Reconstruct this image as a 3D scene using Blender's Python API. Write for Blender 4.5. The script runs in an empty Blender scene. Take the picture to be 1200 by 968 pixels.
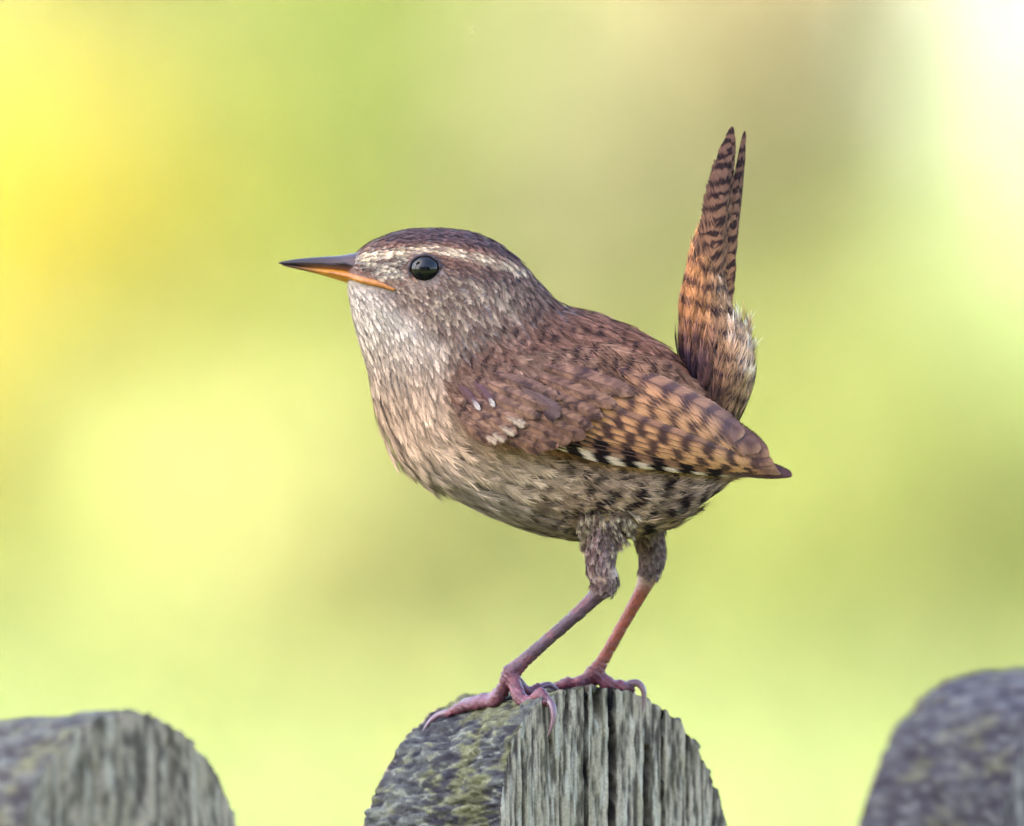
import bpy, math
import numpy as np
from mathutils import Vector
from mathutils.bvhtree import BVHTree

# ------------------------------------------------------------------ camera, sky, sun, exposure
sc = bpy.context.scene
U = 0.16 / 1200.0                 # one modelling unit = 0.1333 mm (the frame is 1200 units wide at the bird)
ZC = 1.0428                       # height of the aim point
PITCH = math.radians(2.0)
DIST = 3.0
cam = bpy.data.cameras.new('camera')
cam_o = bpy.data.objects.new('camera', cam)
sc.collection.objects.link(cam_o)
cam_o.location = (0, -DIST * math.cos(PITCH), ZC + DIST * math.sin(PITCH))
cam_o.rotation_euler = (math.radians(90) - PITCH, 0, 0)
cam.sensor_fit = 'HORIZONTAL'
cam.sensor_width = 36
cam.lens = 36 * DIST / 0.16
cam.clip_start = 0.05
cam.clip_end = 2000
cam.dof.use_dof = True
cam.dof.focus_distance = DIST - 0.011
cam.dof.aperture_fstop = 15.0
sc.camera = cam_o

SUN_EL, SUN_AZ = math.radians(46), math.radians(22)     # azimuth measured from -x towards the camera side
to_sun = np.array([-math.cos(SUN_EL) * math.cos(SUN_AZ), -math.cos(SUN_EL) * math.sin(SUN_AZ), math.sin(SUN_EL)])
world = bpy.data.worlds.new('World')
sc.world = world
world.use_nodes = True
wn = world.node_tree
wn.nodes.clear()
sky = wn.nodes.new('ShaderNodeTexSky')
sky.sky_type = 'NISHITA'
sky.sun_disc = False
sky.sun_elevation = SUN_EL
sky.sun_rotation = math.atan2(to_sun[0], to_sun[1])
sky.dust_density = 2.5
sky.ozone_density = 0.6
bg = wn.nodes.new('ShaderNodeBackground')
bg.inputs['Strength'].default_value = 0.15
wo = wn.nodes.new('ShaderNodeOutputWorld')
wn.links.new(sky.outputs[0], bg.inputs[0])
wn.links.new(bg.outputs[0], wo.inputs[0])
sun = bpy.data.lights.new('sun', 'SUN')
sun.energy = 4.4
sun.angle = math.radians(0.6)
sun.color = (1.0, 0.94, 0.84)
sun_o = bpy.data.objects.new('sun', sun)
sc.collection.objects.link(sun_o)
sun_o.rotation_euler = (math.radians(90) - SUN_EL, 0, math.atan2(to_sun[0], -to_sun[1]))
sun_o.location = tuple(to_sun * 30)
sc.view_settings.view_transform = 'Standard'
sc.view_settings.look = 'None'
sc.view_settings.gamma = 1
sc.view_settings.use_curve_mapping = False
sc.view_settings.exposure = 3.1
sc.cycles.use_denoising = True
sc.cycles.denoising_input_passes = 'RGB_ALBEDO'
sc.cycles.use_adaptive_sampling = False
sc.cycles.max_bounces = 6
sc.cycles.diffuse_bounces = 3
sc.cycles.caustics_reflective = False
sc.cycles.caustics_refractive = False
sc.render.filter_size = 0.9

rng = np.random.default_rng(7)
COL = sc.collection
GAIN = 0.72                       # photo tone -> base colour


# ------------------------------------------------------------------ helpers
def lin(c):
    c = np.asarray(c, float) / 255.0
    return np.where(c <= 0.04045, c / 12.92, ((c + 0.055) / 1.055) ** 2.4)


def C(r, g, b, gain=None):
    return lin((r, g, b)) * (GAIN if gain is None else gain)


def W(px, py, y=0.0):
    """profile plane units -> metres (x right, y away from the camera side, z up)"""
    px, py, y = np.broadcast_arrays(np.asarray(px, float), np.asarray(py, float), np.asarray(y, float))
    return np.stack([(px - 600) * U, y * U, ZC + (484 - py) * U], -1)


def smooth(a, b, x):
    t = np.clip((x - a) / (b - a), 0, 1)
    return t * t * (3 - 2 * t)


def hash3(i, j, k, seed=0):
    h = (i.astype(np.int64) * 374761393 + j.astype(np.int64) * 668265263 + k.astype(np.int64) * 2147483647 + seed * 1274126177) & 0xFFFFFFFF
    h = ((h ^ (h >> 13)) * 1274126177) & 0xFFFFFFFF
    h = ((h ^ (h >> 16)) * 2246822519) & 0xFFFFFFFF
    return ((h ^ (h >> 15)) & 0xFFFFFF) / float(0xFFFFFF)


def vnoise(x, y, z, seed=0):
    x, y, z = np.broadcast_arrays(np.asarray(x, float), np.asarray(y, float), np.asarray(z, float))
    i, j, k = np.floor(x), np.floor(y), np.floor(z)
    f, g, h = x - i, y - j, z - k
    f, g, h = f * f * (3 - 2 * f), g * g * (3 - 2 * g), h * h * (3 - 2 * h)
    i, j, k = i.astype(np.int64), j.astype(np.int64), k.astype(np.int64)
    r = 0
    for a in (0, 1):
        for b in (0, 1):
            for c in (0, 1):
                r = r + hash3(i + a, j + b, k + c, seed) * (f if a else 1 - f) * (g if b else 1 - g) * (h if c else 1 - h)
    return r


def fbm(x, y, z, octv=4, seed=0):
    r, a, s = 0, 0.5, 0
    x, y, z = np.asarray(x, float), np.asarray(y, float), np.asarray(z, float)
    for o in range(octv):
        r = r + a * vnoise(x, y, z, seed + o * 17)
        s += a
        a *= 0.5
        x, y, z = x * 2.03 + 3.1, y * 2.03 + 1.7, z * 2.03 + 5.3
    return r / s


def worley(x, y, z, seed=0):
    """distance to nearest and second nearest jittered cell point, and the cell's random value"""
    i, j, k = np.floor(x).astype(np.int64), np.floor(y).astype(np.int64), np.floor(z).astype(np.int64)
    d1 = np.full(x.shape, 9.0)
    d2 = np.full(x.shape, 9.0)
    idv = np.zeros(x.shape)
    for a in (-1, 0, 1):
        for b in (-1, 0, 1):
            for c in (-1, 0, 1):
                ii, jj, kk = i + a, j + b, k + c
                d = np.sqrt((ii + hash3(ii, jj, kk, seed) - x) ** 2 + (jj + hash3(ii, jj, kk, seed + 5) - y) ** 2 + (kk + hash3(ii, jj, kk, seed + 9) - z) ** 2)
                near = d < d1
                d2 = np.where(near, d1, np.minimum(d2, d))
                idv = np.where(near, hash3(ii, jj, kk, seed + 31), idv)
                d1 = np.where(near, d, d1)
    return d1, d2, idv


def tag(o, label=None, cat=None, group=None, kind=None):
    if label: o['label'] = label
    if cat: o['category'] = cat
    if group: o['group'] = group
    if kind: o['kind'] = kind
    return o


def empty(name, loc):
    o = bpy.data.objects.new(name, None)
    COL.objects.link(o)
    o.location = tuple(loc)
    o.empty_display_size = 0.02
    return o


def mesh_data(name, verts, faces, mat, colors=None, smooth_shade=True, normals=None):
    """verts (n,3) array, faces (m,k) array or list"""
    me = bpy.data.meshes.new(name)
    verts = np.ascontiguousarray(verts, dtype=np.float32)
    if isinstance(faces, np.ndarray):
        m, k = faces.shape
        me.vertices.add(len(verts))
        me.vertices.foreach_set('co', verts.ravel())
        me.loops.add(m * k)
        me.loops.foreach_set('vertex_index', np.ascontiguousarray(faces, dtype=np.int32).ravel())
        me.polygons.add(m)
        me.polygons.foreach_set('loop_start', np.arange(0, m * k, k, dtype=np.int32))
        me.update(calc_edges=True)
    else:
        me.from_pydata([tuple(v) for v in verts], [], faces)
        me.update()
    me.polygons.foreach_set('use_smooth', np.full(len(me.polygons), smooth_shade))
    if colors is not None:
        at = me.color_attributes.new('Col', 'FLOAT_COLOR', 'POINT')
        c = np.ones((len(verts), 4), np.float32)
        c[:, :3] = np.clip(colors, 0, 1)
        at.data.foreach_set('color', c.ravel())
    me.materials.append(mat)
    me.validate()
    if normals is not None:
        me.polygons.foreach_set('use_smooth', np.full(len(me.polygons), True))
        me.normals_split_custom_set_from_vertices(np.ascontiguousarray(normals, dtype=np.float32))
    return me


def obj(name, me, parent=None, world_origin=None):
    """mesh verts are in world space; world_origin is the world position of the parent (subtracted from the verts)"""
    o = bpy.data.objects.new(name, me)
    COL.objects.link(o)
    if parent is not None:
        o.parent = parent
    return o


def add_mesh(name, verts, faces, mat, parent=None, origin=(0, 0, 0), colors=None, smooth_shade=True, normals=None):
    return obj(name, mesh_data(name, np.asarray(verts) - np.asarray(origin), faces, mat, colors, smooth_shade, normals), parent)


def crown_normals(v, cen):
    n = (v - np.array(cen[:3])) / np.array(cen[3:]) + np.array([0, 0, 0.35])
    return n / (np.linalg.norm(n, axis=1, keepdims=True) + 1e-9)


def grid_faces(n, m, wrap=False, base=0):
    i = np.arange(n - 1)[:, None]
    j = np.arange(m if wrap else m - 1)[None, :]
    j2 = (j + 1) % m
    f = np.stack([i * m + j + 0 * j2, i * m + j2, (i + 1) * m + j2, (i + 1) * m + j + 0 * j2], -1).reshape(-1, 4)
    return f + base


def tube(pts, rad, seg=14, sub=6, caps=True):
    """smooth tapered tube through world points; returns verts, faces"""
    pts, rad = np.asarray(pts, float), np.asarray(rad, float)
    n = len(pts)
    t = np.linspace(0, n - 1, (n - 1) * sub + 1)
    P = catmull(pts, t)
    R = np.maximum(catmull(rad[:, None], t)[:, 0], 1e-6)
    T = np.gradient(P, axis=0)
    T /= np.linalg.norm(T, axis=1, keepdims=True) + 1e-12
    up = np.array([0.13, 0.97, 0.2])
    A = np.cross(T, up)
    A /= np.linalg.norm(A, axis=1, keepdims=True) + 1e-12
    B = np.cross(T, A)
    th = np.linspace(0, 2 * np.pi, seg, endpoint=False)
    V = P[:, None] + R[:, None, None] * (np.cos(th)[None, :, None] * A[:, None] + np.sin(th)[None, :, None] * B[:, None])
    V = V.reshape(-1, 3)
    F = grid_faces(len(t), seg, wrap=True)
    if caps:
        k = len(V)
        V = np.vstack([V, P[0] - T[0] * R[0] * 0.6, P[-1] + T[-1] * R[-1] * 0.6])
        j = np.arange(seg)
        j2 = (j + 1) % seg
        F0 = np.stack([np.full(seg, k), j2, j, j], -1)
        e = (len(t) - 1) * seg
        F1 = np.stack([np.full(seg, k + 1), e + j, e + j2, e + j2], -1)
        tri = np.vstack([F0[:, :3], F1[:, :3]])
        return V, F, tri
    return V, F, None


def join(parts):
    """parts of (verts, quads, tris) -> verts, list of faces"""
    V, F, base = [], [], 0
    for v, q, t in parts:
        V.append(v)
        F += [tuple(r) for r in (q + base).tolist()]
        if t is not None:
            F += [tuple(r) for r in (t + base).tolist()]
        base += len(v)
    return np.vstack(V), F


def catmull(p, t):
    p = np.asarray(p, float)
    n = len(p)
    t = np.clip(t, 0, n - 1 - 1e-9)
    i = np.floor(t).astype(int)
    f = (t - i)[:, None]
    a, b, c, d = p[np.maximum(i - 1, 0)], p[i], p[np.minimum(i + 1, n - 1)], p[np.minimum(i + 2, n - 1)]
    return 0.5 * (2 * b + (c - a) * f + (2 * a - 5 * b + 4 * c - d) * f ** 2 + (3 * b - 3 * c + d - a) * f ** 3)


# ------------------------------------------------------------------ materials
def new_mat(name, rough=0.7, spec=0.3, attr='Col', bump=None, color=None, coat=0.0, var=None):
    """procedural principled material: colour attribute (or colour) varied with noise, and a fine noise bump"""
    m = bpy.data.materials.new(name)
    m.use_nodes = True
    nt = m.node_tree
    b = nt.nodes['Principled BSDF']
    b.inputs['Roughness'].default_value = rough
    b.inputs['Specular IOR Level'].default_value = spec
    b.inputs['Coat Weight'].default_value = coat
    tc = nt.nodes.new('ShaderNodeTexCoord')
    if color is None:
        src = nt.nodes.new('ShaderNodeAttribute')
        src.attribute_name = attr
    else:
        src = nt.nodes.new('ShaderNodeRGB')
        src.outputs[0].default_value = (*color, 1)
    out = src.outputs[0]
    if var:
        n = nt.nodes.new('ShaderNodeTexNoise')
        n.inputs['Scale'].default_value = var[0]
        n.inputs['Detail'].default_value = 4
        nt.links.new(tc.outputs['Object'], n.inputs['Vector'])
        mr = nt.nodes.new('ShaderNodeMapRange')
        mr.inputs['From Min'].default_value = 0.3
        mr.inputs['From Max'].default_value = 0.7
        mr.inputs['To Min'].default_value = 1 - var[1]
        mr.inputs['To Max'].default_value = 1 + var[1]
        nt.links.new(n.outputs['Fac'], mr.inputs['Value'])
        mx = nt.nodes.new('ShaderNodeVectorMath')
        mx.operation = 'SCALE'
        nt.links.new(out, mx.inputs[0])
        nt.links.new(mr.outputs[0], mx.inputs['Scale'])
        out = mx.outputs[0]
    nt.links.new(out, b.inputs['Base Color'])
    if bump:
        n = nt.nodes.new('ShaderNodeTexNoise')
        n.inputs['Scale'].default_value = bump[0]
        n.inputs['Detail'].default_value = 5
        mp = nt.nodes.new('ShaderNodeMapping')
        mp.inputs['Scale'].default_value = bump[3] if len(bump) > 3 else (1, 1, 1)
        nt.links.new(tc.outputs['Object'], mp.inputs[0])
        nt.links.new(mp.outputs[0], n.inputs['Vector'])
        bp = nt.nodes.new('ShaderNodeBump')
        bp.inputs['Strength'].default_value = bump[1]
        bp.inputs['Distance'].default_value = bump[2]
        nt.links.new(n.outputs['Fac'], bp.inputs['Height'])
        nt.links.new(bp.outputs[0], b.inputs['Normal'])
    return m


def leaf_mat(name, rough=0.5, trans=0.35):
    m = bpy.data.materials.new(name)
    m.use_nodes = True
    nt = m.node_tree
    b = nt.nodes['Principled BSDF']
    b.inputs['Roughness'].default_value = rough
    b.inputs['Specular IOR Level'].default_value = 0.1
    src = nt.nodes.new('ShaderNodeAttribute')
    src.attribute_name = 'Col'
    tr = nt.nodes.new('ShaderNodeBsdfTranslucent')
    mix = nt.nodes.new('ShaderNodeMixShader')
    mix.inputs[0].default_value = trans
    nt.links.new(src.outputs[0], b.inputs['Base Color'])
    nt.links.new(src.outputs[0], tr.inputs['Color'])
    nt.links.new(b.outputs[0], mix.inputs[1])
    nt.links.new(tr.outputs[0], mix.inputs[2])
    nt.links.new(mix.outputs[0], nt.nodes['Material Output'].inputs[0])
    return m


M_FEATHER = new_mat('feather', rough=0.7, spec=0.06, var=(2500, 0.10))
M_VANE = new_mat('flight_feather', rough=0.55, spec=0.10, var=(3000, 0.10))
M_SKIN = new_mat('leg_skin', rough=0.42, spec=0.3, bump=(2200, 0.8, 0.0003), var=(1500, 0.3))
M_BILL = new_mat('bill_horn', rough=0.34, spec=0.26, bump=(1500, 0.12, 0.0002), var=(900, 0.12))
M_CLAW = new_mat('claw_horn', rough=0.3, spec=0.5, var=(900, 0.12), bump=(1800, 0.1, 0.0002))
M_EYE = new_mat('eye_gloss', rough=0.02, spec=0.25, color=(0.003, 0.003, 0.004), var=(300, 0.2))
M_WOOD = new_mat('weathered_wood', rough=0.9, spec=0.08, var=(2200, 0.22), bump=(3000, 0.5, 0.00035, (1, 1, 0.22)))
M_LEAF = leaf_mat('leaf')
M_PETAL = leaf_mat('petal', trans=0.3)
M_GRASS = leaf_mat('grass_blade')
M_BARK = new_mat('bark', rough=0.9, color=(0.12, 0.09, 0.06), var=(14, 0.4), bump=(30, 0.8, 0.02, (1, 1, 0.2)))


def ground_mat():
    m = bpy.data.materials.new('meadow')
    m.use_nodes = True
    nt = m.node_tree
    b = nt.nodes['Principled BSDF']
    b.inputs['Roughness'].default_value = 0.95
    b.inputs['Specular IOR Level'].default_value = 0.05
    tc = nt.nodes.new('ShaderNodeTexCoord')
    n1 = nt.nodes.new('ShaderNodeTexNoise')
    n1.inputs['Scale'].default_value = 0.9
    n1.inputs['Detail'].default_value = 6
    nt.links.new(tc.outputs['Object'], n1.inputs['Vector'])
    r = nt.nodes.new('ShaderNodeValToRGB')
    r.color_ramp.elements[0].position = 0.35
    r.color_ramp.elements[0].color = (0.07, 0.10, 0.028, 1)
    r.color_ramp.elements[1].position = 0.65
    r.color_ramp.elements[1].color = (0.11, 0.125, 0.04, 1)
    nt.links.new(n1.outputs['Fac'], r.inputs[0])
    n2 = nt.nodes.new('ShaderNodeTexNoise')
    n2.inputs['Scale'].default_value = 60
    nt.links.new(tc.outputs['Object'], n2.inputs['Vector'])
    bp = nt.nodes.new('ShaderNodeBump')
    bp.inputs['Strength'].default_value = 0.6
    bp.inputs['Distance'].default_value = 0.02
    nt.links.new(n2.outputs['Fac'], bp.inputs['Height'])
    nt.links.new(r.outputs[0], b.inputs['Base Color'])
    nt.links.new(bp.outputs[0], b.inputs['Normal'])
    return m


# ------------------------------------------------------------------ ground
def build_ground():
    a = np.concatenate([-np.geomspace(900, 1.5, 34), np.linspace(-1, 1, 5), np.geomspace(1.5, 900, 34)])
    X, Y = np.meshgrid(a, a, indexing='ij')
    Z = 0.05 * (fbm(X * 0.13, Y * 0.13, 0 * X, 3, 3) - 0.5) * smooth(6, 14, np.hypot(X, Y))
    V = np.stack([X, Y, Z], -1).reshape(-1, 3)
    o = add_mesh('ground', V, grid_faces(len(a), len(a))[:, ::-1], ground_mat())
    o['kind'] = 'structure'
    o['label'] = 'sunlit yellow green meadow behind the fence'


build_ground()


def blades(n, xr, yr, h, w, cols, seed, zfun=None):
    r = np.random.default_rng(seed)
    x, y = r.uniform(*xr, n), r.uniform(*yr, n)
    hh = h * r.uniform(0.5, 1.3, n)
    az = r.uniform(0, 2 * np.pi, n)
    lean = r.uniform(0.1, 0.6, n) * hh
    dx, dy = np.cos(az), np.sin(az)
    z0 = np.full(n, -0.03)
    ww = w * r.uniform(0.6, 1.3, n)
    V = np.empty((n, 4, 3))
    V[:, 0] = np.stack([x - dy * ww, y + dx * ww, z0], -1)
    V[:, 1] = np.stack([x + dy * ww, y - dx * ww, z0], -1)
    V[:, 2] = np.stack([x + dx * lean * 0.4 + dy * ww * .8, y + dy * lean * 0.4 - dx * ww * .8, z0 + hh * 0.65], -1)
    V[:, 3] = np.stack([x + dx * lean, y + dy * lean, z0 + hh], -1)
    F = (np.arange(n)[:, None] * 4 + np.array([[0, 1, 2, 3]])).astype(int)
    c = np.asarray(cols)[r.integers(0, len(cols), n)] * r.uniform(0.7, 1.3, (n, 1))
    return V.reshape(-1, 3), F, np.repeat(c, 4, 0)


V, F, c = blades(90000, (-6.5, 4.5), (4, 26), 0.10, 0.004, [(0.115, 0.16, 0.055), (0.15, 0.185, 0.07), (0.185, 0.2, 0.085)], 5)
tag(add_mesh('grass', V, F, M_GRASS, colors=c, normals=np.tile([0.0, -0.35, 0.94], (len(V), 1))), 'short yellow green meadow grass in front of the shrubs', 'grass', kind='stuff')


r_f = np.random.default_rng(9)
nf = 1600
P = np.column_stack([r_f.uniform(-4, 4, nf), r_f.uniform(11, 21.5, nf), r_f.uniform(0.03, 0.14, nf)])
th_ = r_f.uniform(0, 2 * np.pi, nf)
ax_ = np.column_stack([np.cos(th_), np.sin(th_), r_f.uniform(-0.3, 0.6, nf)]) * 0.011
bx_ = np.column_stack([-np.sin(th_), np.cos(th_), r_f.uniform(-0.3, 0.6, nf)]) * 0.011
V = np.stack([P - ax_, P - bx_, P + ax_, P + bx_], 1).reshape(-1, 3)
tag(add_mesh('meadow_flowers', V, np.arange(nf * 4).reshape(nf, 4), M_PETAL, colors=np.repeat(np.array([(0.75, 0.66, 0.3), (0.72, 0.6, 0.12)])[r_f.integers(0, 2, nf)], 4, 0), smooth_shade=False),
    'pale yellow flowers dotted through the meadow grass', 'flowers', kind='stuff')


# ------------------------------------------------------------------ shrubs, flowers and the added, unseen laurels and shade tree
def leaf_cloud(r, cen, n, size, cols, wts=None, clumps=30, spread=0.28, squash=None):
    """leaf quads gathered in clumps through an ellipsoid: cen = (x,y,z, rx,ry,rz)"""
    c0, rad = np.array(cen[:3]), np.array(cen[3:])
    d = r.normal(size=(clumps, 3))
    d /= np.linalg.norm(d, axis=1, keepdims=True)
    cp = d * r.uniform(0.35, 0.85, (clumps, 1)) ** 0.6
    k = r.integers(0, clumps, n)
    p = cp[k] + r.normal(size=(n, 3)) * spread * r.uniform(0.5, 1, (n, 1))
    P = c0 + p * rad
    P[:, 2] = np.abs(P[:, 2])
    ax = r.normal(size=(n, 3))
    ax /= np.linalg.norm(ax, axis=1, keepdims=True)
    nn = r.normal(size=(n, 3)) + np.array([0, 0, 0.8])
    b = np.cross(ax, nn)
    b /= np.linalg.norm(b, axis=1, keepdims=True)
    L = size * r.uniform(0.6, 1.3, (n, 1))
    V = np.stack([P - ax * L, P - b * L * 0.42, P + ax * L, P + b * L * 0.42], 1).reshape(-1, 3)
    F = np.arange(n * 4).reshape(n, 4)
    cols = np.asarray(cols, float)
    ci = r.choice(len(cols), n, p=wts)
    tint = r.uniform(0.75, 1.2, clumps)[k] * r.uniform(0.8, 1.2, n)
    c = cols[ci] * tint[:, None]
    return V, F, np.repeat(c, 4, 0)


def shrub(name, label, cat, x, y, rx, h, leaf_cols, blossom=None, n=2600, nb=0, seed=0, leaf=0.02, bl=0.013, group=None, base=0.0):
    r = np.random.default_rng(100 + seed)
    root = empty(name, (x, y, 0))
    tag(root, label, cat, group)
    parts = []
    for k in range(7):
        a = r.uniform(0, 2 * np.pi)
        e = r.uniform(0.3, 0.75) * rx
        parts.append(tube([(0, 0, -0.03), (0.3 * e * math.cos(a), 0.3 * e * math.sin(a), h * 0.35), (e * math.cos(a), e * math.sin(a), h * r.uniform(0.6, 0.85))], [0.014, 0.01, 0.003], seg=6, sub=3))
    v, f = join(parts)
    add_mesh('stems', v, f, M_BARK, root)
    cen = (0, 0, base + (h - base) * 0.52, rx, rx * 0.8, (h - base) * 0.48)
    v, f, c = leaf_cloud(r, cen, n, leaf, leaf_cols)
    tag(add_mesh('foliage', v, f, M_LEAF, root, colors=c, normals=crown_normals(v, cen)), kind='stuff')
    if blossom is not None and nb:
        v, f, c = leaf_cloud(np.random.default_rng(100 + seed), (cen[0], cen[1], cen[2], rx * 1.06, rx * 0.86, cen[5] * 1.05), nb, bl, blossom)
        tag(add_mesh('blossom', v, f, M_PETAL, root, colors=c, normals=crown_normals(v, cen)), kind='stuff')
    return root


G_MID = [(0.2, 0.26, 0.05), (0.23, 0.29, 0.06), (0.17, 0.22, 0.04)]
G_LIME = [(0.16, 0.21, 0.035), (0.19, 0.23, 0.045), (0.13, 0.18, 0.03)]
G_GREY = [(0.34, 0.34, 0.17), (0.38, 0.37, 0.19), (0.3, 0.3, 0.14)]
G_OLIVE = [(0.22, 0.215, 0.05), (0.25, 0.24, 0.055), (0.19, 0.19, 0.04)]
G_BRIGHT = [(0.2, 0.25, 0.055), (0.23, 0.27, 0.06), (0.17, 0.22, 0.045)]
TAN = [(0.56, 0.49, 0.27), (0.52, 0.46, 0.25), (0.6, 0.52, 0.3)]
YEL = [(0.78, 0.58, 0.03), (0.8, 0.63, 0.04), (0.74, 0.59, 0.05)]
CREAM = [(0.78, 0.7, 0.33), (0.72, 0.66, 0.3), (0.66, 0.62, 0.26)]
WHITE = [(0.85, 0.81, 0.78), (0.84, 0.8, 0.74), (0.82, 0.78, 0.76)]
HG = 'shrubs in the blurred hedge beyond the meadow'
shrub('broom_shrub', 'blurred yellow flowering shrub, tallest yellow one in the far hedge', 'shrub', -0.74, 21.9, 0.46, 0.72, G_OLIVE, YEL, 1600, 7000, 1, group=HG)
shrub('primrose_clump', 'blurred low clump of pale yellow flowers before the yellow shrub', 'flowers', -0.30, 21.2, 0.36, 0.46, G_LIME, CREAM, 2000, 2000, 2, group=HG)
shrub('leafy_shrub', 'blurred mid green leafy shrub beside the yellow flowering shrub', 'shrub', -0.06, 22.6, 0.33, 1.25, G_MID, None, 4200, 0, 3, group=HG)
shrub('grey_leaved_shrub', 'blurred pale grey green shrub between the green shrub and the tan shrub', 'shrub', 0.17, 21.9, 0.27, 1.35, G_GREY, None, 5200, 0, 4, group=HG)
shrub('dry_shrub', 'blurred tan brown dry shrub beside the white blossom shrub', 'shrub', 0.44, 21.8, 0.22, 1.4, TAN, None, 4600, 0, 5, group=HG, base=0.4)
shrub('hawthorn_shrub', 'blurred shrub covered in white blossom in the far hedge', 'shrub', 0.96, 21.3, 0.36, 1.5, [(0.34, 0.36, 0.2), (0.3, 0.33, 0.17)], WHITE, 1400, 7000, 6, group=HG, base=0.40)
shrub('low_green_shrub', 'blurred low bright green shrub under the white blossom shrub', 'shrub', 0.44, 21.5, 0.42, 0.5, G_BRIGHT, CREAM, 3000, 900, 7, group=HG)
shrub('cream_blossom_shrub', 'blurred tall shrub with cream blossom behind the yellow flowering shrub', 'shrub', -0.82, 23.6, 0.42, 1.5, G_BRIGHT, CREAM, 1200, 5600, 12, group=HG, base=0.5)
shrub('cowslip_clump', 'blurred low pale yellow clump standing out on the meadow before the hedge', 'flowers', -0.22, 20.3, 0.32, 0.33, G_BRIGHT, CREAM, 1500, 2000, 13, group=HG)
shrub('fern_clump', 'blurred low pale green clump on the meadow before the white blossom shrub', 'plant', 0.52, 20.1, 0.34, 0.3, G_BRIGHT, CREAM, 1900, 500, 14, group=HG)
shrub('olive_shrub', 'blurred olive shrub rising behind the yellow flowering shrub', 'shrub', -0.35, 23.4, 0.36, 1.5, G_OLIVE, None, 3000, 0, 8, group=HG)
shrub('lime_shrub', 'blurred lime green shrub rising behind the green leafy shrub', 'shrub', 0.02, 24.6, 0.6, 1.6, G_LIME, None, 3000, 0, 9, group=HG)
kinds = [G_MID, G_LIME, G_OLIVE]
outer = [(-1.5, 22.3, 'mid green hedge shrub next to the tall yellow flowering shrub'), (-2.3, 22.8, 'lime hedge shrub second out from the yellow flowering shrub'),
         (-3.1, 22.4, 'olive hedge shrub third out from the yellow flowering shrub'), (1.55, 22.5, 'mid green hedge shrub next to the white blossom shrub'),
         (2.3, 22.2, 'lime hedge shrub second out from the white blossom shrub'), (3.1, 22.7, 'olive hedge shrub third out from the white blossom shrub')]
for k, (sx, sy, lb) in enumerate(outer):
    shrub('hedge_shrub', lb, 'shrub', sx, sy, 0.48, 1.2 + 0.1 * (k % 3), kinds[k % 3], None, 1800, 0, 20 + k, leaf=0.03, group='outer shrubs of the far hedge')
DARK_G = [(0.035, 0.06, 0.015), (0.045, 0.07, 0.02), (0.05, 0.08, 0.02)]
for k, sx in enumerate((-4.2, -2.1, 0.1, 2.2, 4.3)):  # unseen laurels added behind the camera to shape the eye's reflection
    shrub('unseen_laurel', ['first', 'second', 'third', 'fourth', 'fifth'][k] + ' tall dark laurel added out of view to shape the light', 'shrub', sx, -7.5 + 0.3 * (k % 2), 1.4, 4.4, DARK_G, None, 5200, 0, 40 + k, leaf=0.09, group='unseen laurels added to shape the light')


def shade_tree():  # unseen tree added on the sun line to keep the bird shaded
    r = np.random.default_rng(77)
    c = np.array([0, 0, ZC]) + to_sun * 7.2
    root = tag(empty('unseen_shade_tree', (c[0], c[1], 0)), 'broad leafy tree added out of view to shade the fence', 'tree')
    parts = [tube([(0, 0, -0.1), (0.05, 0.02, 1.5), (-0.05, 0.05, 3.2), (0, 0, 4.8)], [0.22, 0.16, 0.13, 0.07], seg=12, sub=5)]
    for k in range(9):
        a = k * 2.4
        parts.append(tube([(0, 0.02, 2.8 + 0.2 * k), (0.7 * math.cos(a), 0.7 * math.sin(a), 3.8 + 0.2 * k), (1.5 * math.cos(a), 1.5 * math.sin(a), 4.4 + 0.25 * k)], [0.07, 0.045, 0.012], seg=7, sub=4))
    v, f = join(parts)
    add_mesh('trunk', v, f, M_BARK, root)
    v, f, cc = leaf_cloud(r, (0, 0, c[2], 1.9, 1.9, 1.7), 15000, 0.085, [(0.06, 0.1, 0.02), (0.08, 0.12, 0.025)], None, 70, 0.2)
    tag(add_mesh('crown', v, f, M_LEAF, root, colors=cc, smooth_shade=False), kind='stuff')


shade_tree()

# ------------------------------------------------------------------ picket fence
TH = math.radians(50)
T_AX = np.array([math.cos(TH), math.sin(TH), 0])        # along the fence
N_IN = np.array([-math.sin(TH), math.cos(TH), 0])       # from the front face to the back
HALF, RV, THICK, SKEW, NEXP = 140 / math.cos(TH), 280.0, 175 / math.sin(TH), -34 / math.cos(TH), 2.5
Z_TOP = ZC + (484 - 803) * U
PEAK = W(724, 803, -30 + 34 * math.tan(TH))             # base centre of the front face at the crown height
PEAK[2] = Z_TOP


def arch(n, e=NEXP, skew=SKEW):
    ph = np.linspace(-np.pi / 2, np.pi / 2, n)
    hx = HALF * np.sign(np.sin(ph)) * np.abs(np.sin(ph)) ** (2 / e)
    zz = RV * np.abs(np.cos(ph)) ** (2 / e)
    # even out the spacing along the outline
    x, z = hx + skew * (zz / RV) ** 2, zz - RV
    s = np.concatenate([[0], np.cumsum(np.hypot(np.diff(x), np.diff(z)))])
    q = np.linspace(0, s[-1], n)
    return np.interp(q, s, x), np.interp(q, s, z)


PK_BVH = None


def surf(px, y):
    """height (in profile units, py) of the picket's crown under a point"""
    w = W(px, 803, y)
    h = PK_BVH.ray_cast(Vector((w[0], w[1], ZC + 0.05)), Vector((0, 0, -1)))
    if h[0] is None:
        return 850.0
    return 484 - (h[0][2] - ZC) / U


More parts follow.
